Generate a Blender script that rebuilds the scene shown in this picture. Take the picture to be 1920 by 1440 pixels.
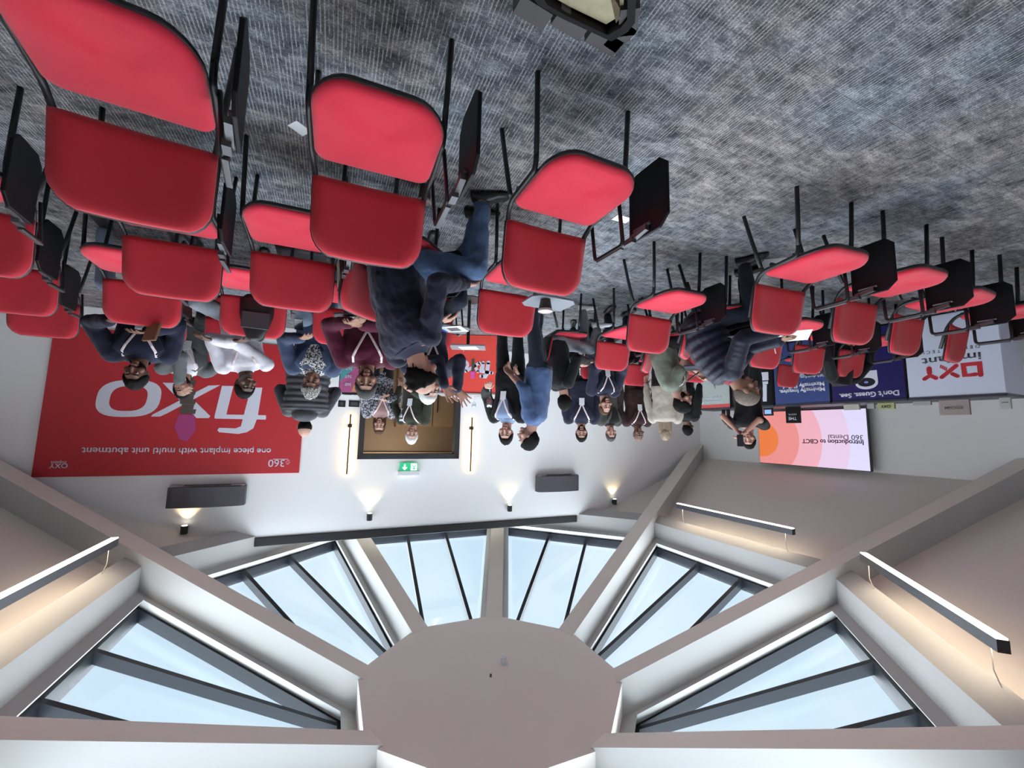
import bpy, bmesh, math, random
from math import sin, cos, radians, pi, sqrt, atan2, tan
from mathutils import Vector, Matrix, noise
random.seed(7)
for o in list(bpy.data.objects): bpy.data.objects.remove(o)
SC = bpy.context.scene
COL = SC.collection

# ------------------------------------------------------------------ camera
FPX, PITCH, ROLL, YAW, EYE = 770.5, .115567, .022829, -.016445, 1.6
_fw = Vector((sin(YAW)*cos(PITCH), cos(YAW)*cos(PITCH), -sin(PITCH)))
_rt = Vector((cos(YAW), -sin(YAW), 0)); _up = _rt.cross(_fw)
R2 = _rt*cos(ROLL) + _up*sin(ROLL); U2 = -_rt*sin(ROLL) + _up*cos(ROLL)
cam_d = bpy.data.cameras.new('camera'); cam = bpy.data.objects.new('camera', cam_d); COL.objects.link(cam)
cam.matrix_world = Matrix(((-R2.x, -U2.x, -_fw.x, 0), (-R2.y, -U2.y, -_fw.y, 0), (-R2.z, -U2.z, -_fw.z, EYE), (0, 0, 0, 1)))
cam_d.sensor_width = 36; cam_d.lens = FPX/1920*36; cam_d.clip_start = .02
SC.camera = cam

def ray(px, py):
    return _fw + R2*((960-px)/FPX) + U2*((py-720)/FPX)
def at(px, py, Y):            # point of the place seen at (px,py) in the photograph, Y metres ahead
    d = ray(px, py); return Vector((0, 0, EYE)) + d*(Y/d.y)
def floor_at(px, py, z=0):
    d = ray(px, py); return Vector((0, 0, EYE)) + d*((z-EYE)/d.z)
def on_wall(px, py, ang, a):  # (s, z) on the upright plane whose normal azimuth is ang, a metres from the camera
    d = ray(px, py); n = (sin(radians(ang)), cos(radians(ang))); t = a/(d.x*n[0]+d.y*n[1])
    return d.x*t*n[1]-d.y*t*n[0], EYE+d.z*t

# ------------------------------------------------------------------ world, light, exposure
SC.view_settings.view_transform = 'Standard'; SC.view_settings.look = 'None'
SC.view_settings.exposure = 0.0; SC.view_settings.gamma = 1.0; SC.view_settings.use_curve_mapping = False
W = bpy.data.worlds.new('overcast sky'); SC.world = W; W.use_nodes = True
nt = W.node_tree; bg = nt.nodes['Background']
tc = nt.nodes.new('ShaderNodeTexCoord'); nz = nt.nodes.new('ShaderNodeTexNoise'); nz.inputs['Scale'].default_value = 2.5; nz.inputs['Detail'].default_value = 4
rp = nt.nodes.new('ShaderNodeValToRGB'); rp.color_ramp.elements[0].position = .35; rp.color_ramp.elements[0].color = (.62, .78, .90, 1)
rp.color_ramp.elements[1].position = .7; rp.color_ramp.elements[1].color = (.80, .90, .96, 1)
nt.links.new(tc.outputs['Generated'], nz.inputs['Vector']); nt.links.new(nz.outputs['Fac'], rp.inputs['Fac']); nt.links.new(rp.outputs['Color'], bg.inputs['Color'])
bg.inputs['Strength'].default_value = 1.14
sun = bpy.data.lights.new('veiled sun', 'SUN'); sun.energy = 26.0; sun.angle = radians(160); sun.color = (.93, .97, 1)
so = bpy.data.objects.new('veiled_sun', sun); COL.objects.link(so); so.rotation_euler = (radians(-12), radians(6), 0)

# ------------------------------------------------------------------ materials
MATS = {}
def mat(name, col, rough=.7, metal=0, bump=0, bscale=200, emis=None, estr=0, var=0, vscale=6, sheen=0, spec=.5, alpha=None):
    if name in MATS: return MATS[name]
    m = bpy.data.materials.new(name); m.use_nodes = True; n = m.node_tree; b = n.nodes['Principled BSDF']
    b.inputs['Base Color'].default_value = (*col, 1); b.inputs['Roughness'].default_value = rough; b.inputs['Metallic'].default_value = metal
    b.inputs['Specular IOR Level'].default_value = spec
    if sheen: b.inputs['Sheen Weight'].default_value = sheen
    if emis: b.inputs['Emission Color'].default_value = (*emis, 1); b.inputs['Emission Strength'].default_value = estr
    if bump or var:
        tc = n.nodes.new('ShaderNodeTexCoord')
    if var:
        nz = n.nodes.new('ShaderNodeTexNoise'); nz.inputs['Scale'].default_value = vscale; nz.inputs['Detail'].default_value = 5
        mx = n.nodes.new('ShaderNodeMixRGB'); mx.blend_type = 'MIX'
        mx.inputs[1].default_value = (*[c*(1-var) for c in col], 1); mx.inputs[2].default_value = (*[min(1, c*(1+var)) for c in col], 1)
        n.links.new(tc.outputs['Object'], nz.inputs['Vector']); n.links.new(nz.outputs['Fac'], mx.inputs[0]); n.links.new(mx.outputs[0], b.inputs['Base Color'])
    if bump:
        nb = n.nodes.new('ShaderNodeTexNoise'); nb.inputs['Scale'].default_value = bscale; nb.inputs['Detail'].default_value = 3
        bp = n.nodes.new('ShaderNodeBump'); bp.inputs['Strength'].default_value = bump; bp.inputs['Distance'].default_value = .002
        n.links.new(tc.outputs['Object'], nb.inputs['Vector']); n.links.new(nb.outputs['Fac'], bp.inputs['Height']); n.links.new(bp.outputs['Normal'], b.inputs['Normal'])
    MATS[name] = m; return m
def fleck(name, c1, c2, scale=90, thr=.5, rough=.8):
    if name in MATS: return MATS[name]
    m = mat(name, c1, rough); n = m.node_tree; b = n.nodes['Principled BSDF']; tc = n.nodes.new('ShaderNodeTexCoord')
    nz = n.nodes.new('ShaderNodeTexNoise'); nz.inputs['Scale'].default_value = scale; nz.inputs['Detail'].default_value = 2
    rp = n.nodes.new('ShaderNodeValToRGB'); rp.color_ramp.elements[0].position = thr-.03; rp.color_ramp.elements[0].color = (*c1, 1)
    rp.color_ramp.elements[1].position = thr+.03; rp.color_ramp.elements[1].color = (*c2, 1)
    n.links.new(tc.outputs['Object'], nz.inputs['Vector']); n.links.new(nz.outputs['Fac'], rp.inputs['Fac']); n.links.new(rp.outputs['Color'], b.inputs['Base Color']); return m

M_WALL = mat('white wall paint', (.86, .86, .87), .85, bump=.15, bscale=120)
M_CEIL = mat('bounce tinted ceiling white', (.86, .80, .75), .9, bump=.12, bscale=120)  # white paint; taupe of light bounced off the carpet put into the colour
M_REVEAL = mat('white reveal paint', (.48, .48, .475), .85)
M_METAL = mat('anthracite window metal', (.016, .020, .027), .5, .2, spec=.3)
M_BLACK = mat('black powder coated steel', (.018, .018, .02), .42, .2)
M_PLASTIC = mat('black plastic', (.02, .018, .022), .45, bump=.2, bscale=300)
M_SLAB = mat('black laminate', (.006, .0055, .007), .5, var=.3, vscale=3, spec=.2)
M_RED = mat('red chair fabric', (.62, .028, .058), .9, bump=.6, bscale=650, var=.06, vscale=9, sheen=.25, spec=.2)
M_RED2 = mat('red chair back fabric', (.50, .032, .048), .9, bump=.6, bscale=650, var=.08, vscale=7, sheen=.2, spec=.2)
M_GREYM = mat('grey steel bracket', (.10, .10, .11), .4, .6)
M_WHITE = mat('white card', (.72, .73, .76), .5)
M_BANNER = mat('red banner print', (.50, .022, .030), .5, var=.05, vscale=1.2)
M_INK = mat('white print', (.66, .66, .76), .5)
M_DARKROOM = mat('brown wall paint', (.20, .145, .10), .8, var=.08, vscale=2)

def glassmat():
    m = bpy.data.materials.new('skylight glass'); m.use_nodes = True; n = m.node_tree; n.nodes.clear()
    o = n.nodes.new('ShaderNodeOutputMaterial'); t = n.nodes.new('ShaderNodeBsdfTransparent'); t.inputs[0].default_value = (.95, .98, 1, 1)
    g = n.nodes.new('ShaderNodeBsdfGlossy'); g.inputs['Roughness'].default_value = .05; mx = n.nodes.new('ShaderNodeMixShader'); mx.inputs[0].default_value = .05
    n.links.new(t.outputs[0], mx.inputs[1]); n.links.new(g.outputs[0], mx.inputs[2]); n.links.new(mx.outputs[0], o.inputs[0]); return m
M_GLASS = glassmat()
def clearmat(name, fac=.18, col=(.95, .97, 1)):
    if name in MATS: return MATS[name]
    m = bpy.data.materials.new(name); m.use_nodes = True; n = m.node_tree; n.nodes.clear()
    o = n.nodes.new('ShaderNodeOutputMaterial'); t = n.nodes.new('ShaderNodeBsdfTransparent'); t.inputs[0].default_value = (*col, 1)
    g = n.nodes.new('ShaderNodeBsdfGlossy'); g.inputs['Roughness'].default_value = .08; mx = n.nodes.new('ShaderNodeMixShader'); mx.inputs[0].default_value = fac
    n.links.new(t.outputs[0], mx.inputs[1]); n.links.new(g.outputs[0], mx.inputs[2]); n.links.new(mx.outputs[0], o.inputs[0]); MATS[name] = m; return m
M_CLEAR = clearmat('drinking glass')

def carpet():
    m = bpy.data.materials.new('ribbed grey carpet'); m.use_nodes = True; n = m.node_tree; b = n.nodes['Principled BSDF']; b.inputs['Roughness'].default_value = .95; b.inputs['Specular IOR Level'].default_value = .15
    L = n.links.new; tc = n.nodes.new('ShaderNodeTexCoord'); mp = n.nodes.new('ShaderNodeMapping'); mp.inputs['Rotation'].default_value = (0, 0, radians(22.5)); L(tc.outputs['Object'], mp.inputs['Vector'])
    def math_(op, a, bb=None):
        q = n.nodes.new('ShaderNodeMath'); q.operation = op
        for i, v in enumerate((a, bb)):
            if v is None: continue
            if isinstance(v, (int, float)): q.inputs[i].default_value = v
            else: L(v, q.inputs[i])
        return q.outputs[0]
    sx = n.nodes.new('ShaderNodeSeparateXYZ'); L(mp.outputs[0], sx.inputs[0])
    # blotches stretched across the ribs
    m2 = n.nodes.new('ShaderNodeMapping'); m2.inputs['Scale'].default_value = (2.6, 6, 1); L(mp.outputs[0], m2.inputs['Vector'])
    n1 = n.nodes.new('ShaderNodeTexNoise'); n1.inputs['Scale'].default_value = 1.9; n1.inputs['Detail'].default_value = 12; n1.inputs['Roughness'].default_value = .80; L(m2.outputs[0], n1.inputs['Vector'])
    r1 = n.nodes.new('ShaderNodeValToRGB'); e = r1.color_ramp.elements
    e[0].position = .36; e[0].color = (.026, .030, .036, 1); e[1].position = .66; e[1].color = (.34, .34, .34, 1)
    e2 = r1.color_ramp.elements.new(.5); e2.color = (.115, .121, .130, 1); L(n1.outputs['Fac'], r1.inputs['Fac'])
    # hue drift
    n2 = n.nodes.new('ShaderNodeTexNoise'); n2.inputs['Scale'].default_value = 1.1; n2.inputs['Detail'].default_value = 4; L(mp.outputs[0], n2.inputs['Vector'])
    r2 = n.nodes.new('ShaderNodeValToRGB'); r2.color_ramp.elements[0].position = .38; r2.color_ramp.elements[0].color = (.88, .99, 1.12, 1); r2.color_ramp.elements[1].position = .62; r2.color_ramp.elements[1].color = (1.14, 1.0, .96, 1); L(n2.outputs['Fac'], r2.inputs['Fac'])
    mu = n.nodes.new('ShaderNodeMixRGB'); mu.blend_type = 'MULTIPLY'; mu.inputs[0].default_value = 1; L(r1.outputs[0], mu.inputs[1]); L(r2.outputs[0], mu.inputs[2])
    # ribs: light threads every 14 mm, broken by noise
    fr = math_('FRACT', math_('MULTIPLY', sx.outputs[0], 62)); rib = math_('LESS_THAN', fr, .34)
    m3 = n.nodes.new('ShaderNodeMapping'); m3.inputs['Scale'].default_value = (110, 10, 1); L(mp.outputs[0], m3.inputs['Vector'])
    n3 = n.nodes.new('ShaderNodeTexNoise'); n3.inputs['Scale'].default_value = 1; n3.inputs['Detail'].default_value = 3; L(m3.outputs[0], n3.inputs['Vector'])
    rib = math_('MULTIPLY', rib, math_('MULTIPLY', math_('GREATER_THAN', n3.outputs['Fac'], .47), .42))
    mx = n.nodes.new('ShaderNodeMixRGB'); L(rib, mx.inputs[0]); L(mu.outputs[0], mx.inputs[1]); mx.inputs[2].default_value = (.54, .525, .525, 1)
    # fine grain
    n4 = n.nodes.new('ShaderNodeTexNoise'); n4.inputs['Scale'].default_value = 150; n4.inputs['Detail'].default_value = 2; L(mp.outputs[0], n4.inputs['Vector'])
    r4 = n.nodes.new('ShaderNodeValToRGB'); r4.color_ramp.elements[0].position = .3; r4.color_ramp.elements[0].color = (.55, .55, .55, 1); r4.color_ramp.elements[1].position = .7; r4.color_ramp.elements[1].color = (1.35, 1.35, 1.35, 1); L(n4.outputs['Fac'], r4.inputs['Fac'])
    m4 = n.nodes.new('ShaderNodeMixRGB'); m4.blend_type = 'MULTIPLY'; m4.inputs[0].default_value = 1; L(mx.outputs[0], m4.inputs[1]); L(r4.outputs[0], m4.inputs[2])
    # tile seams
    s1 = math_('LESS_THAN', math_('FRACT', math_('MULTIPLY', sx.outputs[0], 2)), .008); s2 = math_('LESS_THAN', math_('FRACT', math_('MULTIPLY', sx.outputs[1], 2)), .008)
    sm = math_('MULTIPLY', math_('MAXIMUM', s1, s2), .5); m5 = n.nodes.new('ShaderNodeMixRGB'); L(sm, m5.inputs[0]); L(m4.outputs[0], m5.inputs[1]); m5.inputs[2].default_value = (.04, .04, .045, 1)
    L(m5.outputs[0], b.inputs['Base Color'])
    bp = n.nodes.new('ShaderNodeBump'); bp.inputs['Strength'].default_value = .5; bp.inputs['Distance'].default_value = .003; L(n4.outputs['Fac'], bp.inputs['Height']); L(bp.outputs[0], b.inputs['Normal'])
    return m
M_CARPET = carpet()

# ------------------------------------------------------------------ mesh helpers
def tag(o, label=None, cat=None, group=None, kind=None):
    if label: o['label'] = label
    if cat: o['category'] = cat
    if group: o['group'] = group
    if kind: o['kind'] = kind
    return o
def empty(name, loc, rz=0, label=None, cat=None, group=None):
    o = bpy.data.objects.new(name, None); COL.objects.link(o); o.location = loc; o.rotation_euler = (0, 0, rz); o.empty_display_size = .1
    return tag(o, label, cat, group)
class MB:
    def __init__(s): s.v = []; s.f = []; s.m = []; s.cur = 0
    def add(s, verts, faces):
        b = len(s.v); s.v += [tuple(v) for v in verts]; s.f += [tuple(i+b for i in f) for f in faces]; s.m += [s.cur]*len(faces); return s
    def hexa(s, p):            # 8 points: bottom 4 ccw, top 4 ccw
        return s.add(p, [(0, 3, 2, 1), (4, 5, 6, 7), (0, 1, 5, 4), (1, 2, 6, 5), (2, 3, 7, 6), (3, 0, 4, 7)])
    def box(s, x0, x1, y0, y1, z0, z1):
        return s.hexa([(x0, y0, z0), (x1, y0, z0), (x1, y1, z0), (x0, y1, z0), (x0, y0, z1), (x1, y0, z1), (x1, y1, z1), (x0, y1, z1)])
    def obox(s, c, ax, ay, az):   # centre and three half axes
        c, ax, ay, az = map(Vector, (c, ax, ay, az))
        return s.hexa([c+ax*i+ay*j+az*k for k in (-1, 1) for i, j in ((-1, -1), (1, -1), (1, 1), (-1, 1))])
    def prism(s, pts, d):      # planar polygon pts extruded by vector d
        n = len(pts); d = Vector(d); P = [Vector(p) for p in pts]
        return s.add(P+[p+d for p in P], [tuple(range(n-1, -1, -1)), tuple(range(n, 2*n))]+[(i, (i+1) % n, n+(i+1) % n, n+i) for i in range(n)])
    def rings(s, R, closed=True, caps=True):
        n = len(R[0]); V = [v for r in R for v in r]; F = []
        for j in range(len(R)-1):
            for i in range(n if closed else n-1):
                a = j*n+i; b = j*n+(i+1) % n; F.append((a, b, b+n, a+n))
        if caps: F.append(tuple(range(n-1, -1, -1))); F.append(tuple((len(R)-1)*n+i for i in range(n)))
        return s.add(V, F)
    def tube(s, pts, r, k=8, flat=1.0, ref=None, caps=True):
        P = [Vector(p) for p in pts]; R = []; rr = r if isinstance(r, (list, tuple)) else [r]*len(P)
        t0 = (P[1]-P[0]).normalized(); rf = Vector(ref) if ref else (Vector((0, 0, 1)) if abs(t0.z) < .9 else Vector((1, 0, 0)))
        u = t0.cross(rf).normalized()
        for i, p in enumerate(P):
            t = (P[min(i+1, len(P)-1)]-P[max(i-1, 0)]).normalized()
            if ref: u = t.cross(rf).normalized()
            else: u = (u-t*u.dot(t)).normalized()
            w = t.cross(u)
            R.append([p+u*(rr[i]*cos(a))+w*(rr[i]*flat*sin(a)) for a in [2*pi*q/k for q in range(k)]])
        return s.rings(R, caps=caps)
    def cap(s, a, b, ra, rb, k=12, flat=1.0, ref=None):       # tapered capsule
        a, b = Vector(a), Vector(b); d = (b-a); L = d.length
        if L < 1e-5: return s.ball(a, (ra,)*3)
        d /= L; pts = []; rr = []
        for q in (80, 55, 30, 0): pts.append(a-d*ra*sin(radians(q))); rr.append(ra*cos(radians(q)))
        for q in (0, 30, 55, 80): pts.append(b+d*rb*sin(radians(q))); rr.append(rb*cos(radians(q)))
        return s.tube(pts, rr, k, flat, ref)
    def chain(s, pts, rr, k=12):
        for i in range(len(pts)-1): s.cap(pts[i], pts[i+1], rr[i], rr[i+1], k)
        return s
    def ball(s, c, r, nu=14, nv=9, M=None):
        c = Vector(c); R = []
        for j in range(nv+1):
            th = pi*(j+.02)/(nv+.04); R.append([])
            for i in range(nu):
                v = Vector((r[0]*sin(th)*cos(2*pi*i/nu), r[1]*sin(th)*sin(2*pi*i/nu), -r[2]*cos(th)))
                if M: v = M @ v
                R[-1].append(c+v)
        return s.rings(R)
    def lathe(s, c, prof, k=20):
        return s.rings([[(c[0]+r*cos(2*pi*i/k), c[1]+r*sin(2*pi*i/k), c[2]+z) for i in range(k)] for r, z in prof])
    def obj(s, name, mats, parent=None, smooth=False, bevel=0, M=None):
        me = bpy.data.meshes.new(name); V = s.v
        if M: V = [M @ Vector(v) for v in V]
        me.from_pydata([tuple(v) for v in V], [], s.f)
        for m in (mats if isinstance(mats, (list, tuple)) else [mats]): me.materials.append(m)
        me.polygons.foreach_set('material_index', s.m)
        bm = bmesh.new(); bm.from_mesh(me); bmesh.ops.recalc_face_normals(bm, faces=bm.faces); bm.to_mesh(me); bm.free()
        if smooth: me.polygons.foreach_set('use_smooth', [True]*len(me.polygons))
        me.update(); o = bpy.data.objects.new(name, me); COL.objects.link(o)
        if parent: o.parent = parent
        if bevel:
            md = o.modifiers.new('bevel', 'BEVEL'); md.width = bevel; md.segments = 2; md.limit_method = 'ANGLE'
        return o
def fillet(P, r, n=4):
    P = [Vector(p) for p in P]; out = [P[0]]
    for i in range(1, len(P)-1):
        a, b, c = P[i-1], P[i], P[i+1]; d1 = (a-b); d2 = (c-b); q = min(r, d1.length*.45, d2.length*.45)
        p0 = b+d1.normalized()*q; p1 = b+d2.normalized()*q
        for k in range(n+1):
            t = k/n; out.append(p0*(1-t)**2+b*2*t*(1-t)+p1*t*t)
    return out+[P[-1]]
def struct(o): o['kind'] = 'structure'; return o
TEXT_CACHE = {}
def text_mesh(txt, size, depth=.002, bold=0, spacing=1.0, shear=0):
    cu = bpy.data.curves.new('t', 'FONT'); cu.body = txt; cu.size = size; cu.extrude = depth; cu.offset = bold; cu.space_character = spacing; cu.shear = shear; cu.align_x = 'LEFT'; cu.resolution_u = 4
    o = bpy.data.objects.new('t', cu); COL.objects.link(o); dg = bpy.context.evaluated_depsgraph_get(); dg.update()
    me = bpy.data.meshes.new_from_object(o.evaluated_get(dg)); bpy.data.objects.remove(o); bpy.data.curves.remove(cu); return me
def text(txt, origin, xdir, width, material, parent=None, name='lettering', bold=0, shear=0, height=None, up=(0, 0, 1), spacing=1.0):
    """flat lettering: left baseline point, direction of reading, total width"""
    me = text_mesh(txt, 1.0, 0, bold, spacing, shear); xs = [v.co.x for v in me.vertices]; ys = [v.co.y for v in me.vertices]
    x0, x1 = min(xs), max(xs); sc = width/(x1-x0); sy = sc if height is None else height/(max(ys)-min(0, min(ys)))
    X = Vector(xdir).normalized(); U = Vector(up).normalized(); N = X.cross(U)
    bm = bmesh.new(); bm.from_mesh(me)
    r = bmesh.ops.extrude_face_region(bm, geom=bm.faces[:]); top = [g for g in r['geom'] if isinstance(g, bmesh.types.BMVert)]
    for v in top: v.co.z = 1
    for v in bm.verts:
        v.co = Vector(origin)+X*((v.co.x-x0)*sc)+U*(v.co.y*sy)+N*(.003*v.co.z)
    bmesh.ops.recalc_face_normals(bm, faces=bm.faces); bm.to_mesh(me); bm.free()
    me.materials.append(material); o = bpy.data.objects.new(name, me); COL.objects.link(o)
    if parent:
        o.parent = parent; o.matrix_parent_inverse = parent.matrix_basis.inverted() if parent.type != 'EMPTY' or True else Matrix()
    return o
def keep(o, parent):          # parent an object whose mesh is in world coordinates
    o.parent = parent; o.matrix_parent_inverse = parent.matrix_basis.inverted(); return o
def copy_tree(o, parent=None):
    c = o.copy(); COL.objects.link(c)
    if parent: c.parent = parent
    for ch in [x for x in COL.objects if x.parent == o]: copy_tree(ch, c)
    return c

# ------------------------------------------------------------------ the octagonal pavilion
CX, CY, HUBZ, A0, TS = .0853, 5.2689, EYE+2.88, 1.465, .4952
KK = TS/cos(radians(22.5)); S0 = HUBZ+A0*TS
T22 = tan(radians(22.5))
def F(ang, u, s, off):        # point of a roof facet: u from the centre, s along it, off above the soffit plane
    n = (sin(radians(ang)), cos(radians(ang))); return Vector((CX+u*n[0]+s*n[1], CY+u*n[1]-s*n[0], S0+off-KK*u))
FACETS = [22.5+45*k for k in range(8)]
BH = .13
def trap(ang, u0, u1, off, m):  # trapezoid between two beams; m = margin
    e = lambda u: T22*u-(BH+m)/cos(radians(22.5))
    return [F(ang, u0, -e(u0), off), F(ang, u0, e(u0), off), F(ang, u1, e(u1), off), F(ang, u1, -e(u1), off)]
def ring_prism(mb, o0, o1, i0, i1):  # bottom outer, top outer, bottom inner, top inner loops
    n = 4; V = o0+o1+i0+i1
    Fc = []
    for i in range(4):
        j = (i+1) % 4; Fc += [(i, j, 8+j, 8+i), (4+i, 12+i, 12+j, 4+j), (i, 4+i, 4+j, j), (8+i, 8+j, 12+j, 12+i)]
    mb.add(V, Fc)
UO, UW = 3.88, 6.40
floor = MB(); floor.box(-12, 12, -4, 15, -.1, 0); struct(floor.obj('floor', M_CARPET))
hub = MB(); R8 = A0/cos(radians(22.5))
hub.prism([(CX+R8*sin(radians(45*k)), CY+R8*cos(radians(45*k)), HUBZ) for k in range(8)], (0, 0, .74)); struct(hub.obj('ceiling', M_CEIL))
for k in range(8):            # the eight deep ribs of the roof: soffit in the bounce tinted white, white cheeks
    a = radians(45*k); d = Vector((sin(a), cos(a), 0)); w = Vector((cos(a), -sin(a), 0)); C = Vector((CX, CY, 0))
    P = []
    def bp(r, sgn, dz): return C+d*r+w*(BH*sgn)+Vector((0, 0, HUBZ-(r-A0)*TS+dz))
    r0, r1 = 1.40, 7.02
    mb = MB(); mb.add([bp(r0, -1, 0), bp(r1, -1, 0), bp(r1, 1, 0), bp(r0, 1, 0), bp(r0, -1, .71), bp(r1, -1, .71), bp(r1, 1, .71), bp(r0, 1, .71)],
        [(0, 3, 2, 1)]); mb.cur = 1; b = len(mb.v)
    mb.add([bp(r0, -1, 0), bp(r1, -1, 0), bp(r1, 1, 0), bp(r0, 1, 0), bp(r0, -1, .71), bp(r1, -1, .71), bp(r1, 1, .71), bp(r0, 1, .71)], [(4, 5, 6, 7), (0, 1, 5, 4), (2, 3, 7, 6), (1, 2, 6, 5), (3, 0, 4, 7)])
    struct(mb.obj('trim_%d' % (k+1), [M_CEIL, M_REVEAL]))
for i, ang in enumerate(FACETS):
    # sloping ceiling between skylight and wall
    UC = UO+.17; e0, e1 = T22*UC, T22*(UW+.1); mb = MB()
    lo = [F(ang, UC, -e0, .36), F(ang, UC, e0, .36), F(ang, UW+.1, e1, .36), F(ang, UW+.1, -e1, .36)]
    hi = [p+Vector((0, 0, .10)) for p in lo]
    mb.add(lo+hi, [(0, 1, 2, 3)]); mb.cur = 1; mb.add(lo+hi, [(4, 7, 6, 5), (0, 4, 5, 1), (1, 5, 6, 2), (2, 6, 7, 3), (3, 7, 4, 0)])
    struct(mb.obj('ceiling', [M_CEIL, M_REVEAL]))
    e0, e1 = T22*UO, T22*(UC+.02); mb = MB()      # curb round the lower end of the skylight
    lo = [F(ang, UO, -e0, .15), F(ang, UO, e0, .15), F(ang, UC+.02, e1, .15), F(ang, UC+.02, -e1, .15)]; mb.hexa(lo+[p+Vector((0, 0, .30)) for p in lo])
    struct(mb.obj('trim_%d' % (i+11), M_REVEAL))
    # skylight: window_n with ledge, frame, bars and pane
    g = empty('window_%d' % (i+1), F(ang, 2.7, 0, .5)); g['kind'] = 'structure'
    ui, uo = A0, UO+.02
    mb = MB(); ring_prism(mb, trap(ang, ui, uo, .43, -.05), trap(ang, ui, uo, .70, -.05), trap(ang, ui+.17, uo-.12, .43, .10), trap(ang, ui+.15, uo-.05, .56, .055))
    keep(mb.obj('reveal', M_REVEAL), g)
    mb = MB(); ring_prism(mb, trap(ang, ui+.12, uo-.02, .55, .03), trap(ang, ui+.12, uo-.02, .70, .03), trap(ang, ui+.20, uo-.085, .55, .10), trap(ang, ui+.20, uo-.085, .70, .10))
    keep(mb.obj('frame', M_METAL), g)
    for s in (-.39, .39):
        mb = MB(); mb.hexa([F(ang, u_, s+d_, o_) for o_ in (.55, .665) for u_, d_ in ((ui+.14, -.03), (uo-.05, -.03), (uo-.05, .03), (ui+.14, .03))])
        keep(mb.obj('glazing_bar', M_METAL), g)
    mb = MB(); mb.prism(trap(ang, ui+.13, uo-.03, .645, .04), (0, 0, .012)); keep(mb.obj('pane', M_GLASS), g)
    # outer wall
    mb = MB(); e = T22*UW+.06
    P = [F(ang, UW, s, .38) for s in (-e, e)]; n = Vector((sin(radians(ang)), cos(radians(ang)), 0))
    mb.prism([Vector((P[0].x, P[0].y, 0)), Vector((P[1].x, P[1].y, 0)), P[1], P[0]], n*.12)
    struct(mb.obj('wall_%s' % ['back_outer', 'left', 'left_rear', 'rear_left', 'rear_right', 'right_front', 'right', 'back_right'][i], M_WALL))
# hub details
dp = F(0, 0, 0, 0); hz = HUBZ
def on_hub(px, py): return floor_at(px, py, HUBZ)
p = on_hub(944, 1243); mb = MB(); mb.lathe(p, [(.052, 0), (.052, -.02), (.04, -.025), (.038, -.07), (.03, -.075)]); t = mb.obj('smoke_detector', M_WHITE, smooth=False)
tag(t, 'small round white smoke detector on the flat ceiling at the roof centre', 'smoke detector')
mb = MB(); p2 = on_hub(920, 1267); mb.box(p2.x-.012, p2.x+.012, p2.y-.03, p2.y+.03, p2.z-.006, p2.z); tag(mb.obj('ceiling_bracket', M_BLACK), 'tiny dark bracket on the flat ceiling beside the smoke detector', 'bracket')

# ------------------------------------------------------------------ the white partition with double door
BA = 22.5; BD = 7.5; BN = Vector((sin(radians(BA)), cos(radians(BA)), 0)); BS = Vector((BN.y, -BN.x, 0))
def Bp(s, z, out=0): return BN*(BD-out)+BS*s+Vector((0, 0, z))
SIG = lambda s: s+1.94
def wtop(s):
    sg = SIG(s); u = max((2.6+sg)*.7071, (2.6-sg)*.7071, 2.6); return 3.29 if u <= UO else (3.29+.09*(u-UO)/.17 if u < UO+.17 else S0+.37-KK*u)
DL, DR, DT = -2.12, -.51, 2.03
mb = MB(); ss = [-8.5, -7, -6, -5.07, -4.83, DL, DR, .95, 1.19, 2, 3, 4.35]
for a, b in zip(ss[:-1], ss[1:]):
    z0 = DT if a == DL else 0
    mb.prism([Bp(a, z0), Bp(b, z0), Bp(b, wtop(b)), Bp(a, wtop(a))], BN*.12)
struct(mb.obj('wall_back', M_WALL))
mb = MB(); mb.prism([Bp(-4.78, 3.292, .02), Bp(.96, 3.292, .02), Bp(.96, 3.425, .02), Bp(-4.78, 3.425, .02)], BN*.14)
tag(mb.obj('screen_housing', M_BLACK, bevel=.008), 'long slim black housing running along the top of the white wall', 'screen housing')
d = empty('door_1', Bp((DL+DR)/2, 0)); d['kind'] = 'structure'
mb = MB()
for a, b, z0, z1 in ((DL-.08, DL+.01, 0, DT+.09), (DR-.01, DR+.08, 0, DT+.09), (DL-.08, DR+.08, DT, DT+.09)): mb.prism([Bp(a, z0, .03), Bp(b, z0, .03), Bp(b, z1, .03), Bp(a, z1, .03)], BN*.18)
keep(mb.obj('door_frame', mat('black door frame', (.02, .018, .022), .5)), d)
# lobby behind the door
mb = MB(); q = lambda s, z, o: BN*(BD+o)+BS*s+Vector((0, 0, z))
mb.prism([q(-3.2, 0, 2.2), q(.6, 0, 2.2), q(.6, 2.55, 2.2), q(-3.2, 2.55, 2.2)], BN*.08); mb.prism([q(-3.2, 0, .12), q(-3.2, 0, 2.2), q(-3.2, 2.55, 2.2), q(-3.2, 2.55, .12)], BS*-.08); mb.prism([q(.6, 0, .12), q(.6, 0, 2.2), q(.6, 2.55, 2.2), q(.6, 2.55, .12)], BS*.08)
struct(mb.obj('wall_lobby', M_DARKROOM))
mb = MB(); mb.prism([q(-3.2, 2.5, .12), q(.6, 2.5, .12), q(.6, 2.5, 2.2), q(-3.2, 2.5, 2.2)], (0, 0, .05)); struct(mb.obj('ceiling_lobby', mat('tan ceiling', (.45, .36, .26), .8)))
mb = MB(); mb.prism([q(-3.15, 2.12, 2.14), q(.55, 2.12, 2.14), q(.55, 2.42, 2.14), q(-3.15, 2.42, 2.14)], BN*.05); struct(mb.obj('trim_9', mat('tan bulkhead', (.50, .38, .25), .8)))
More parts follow.
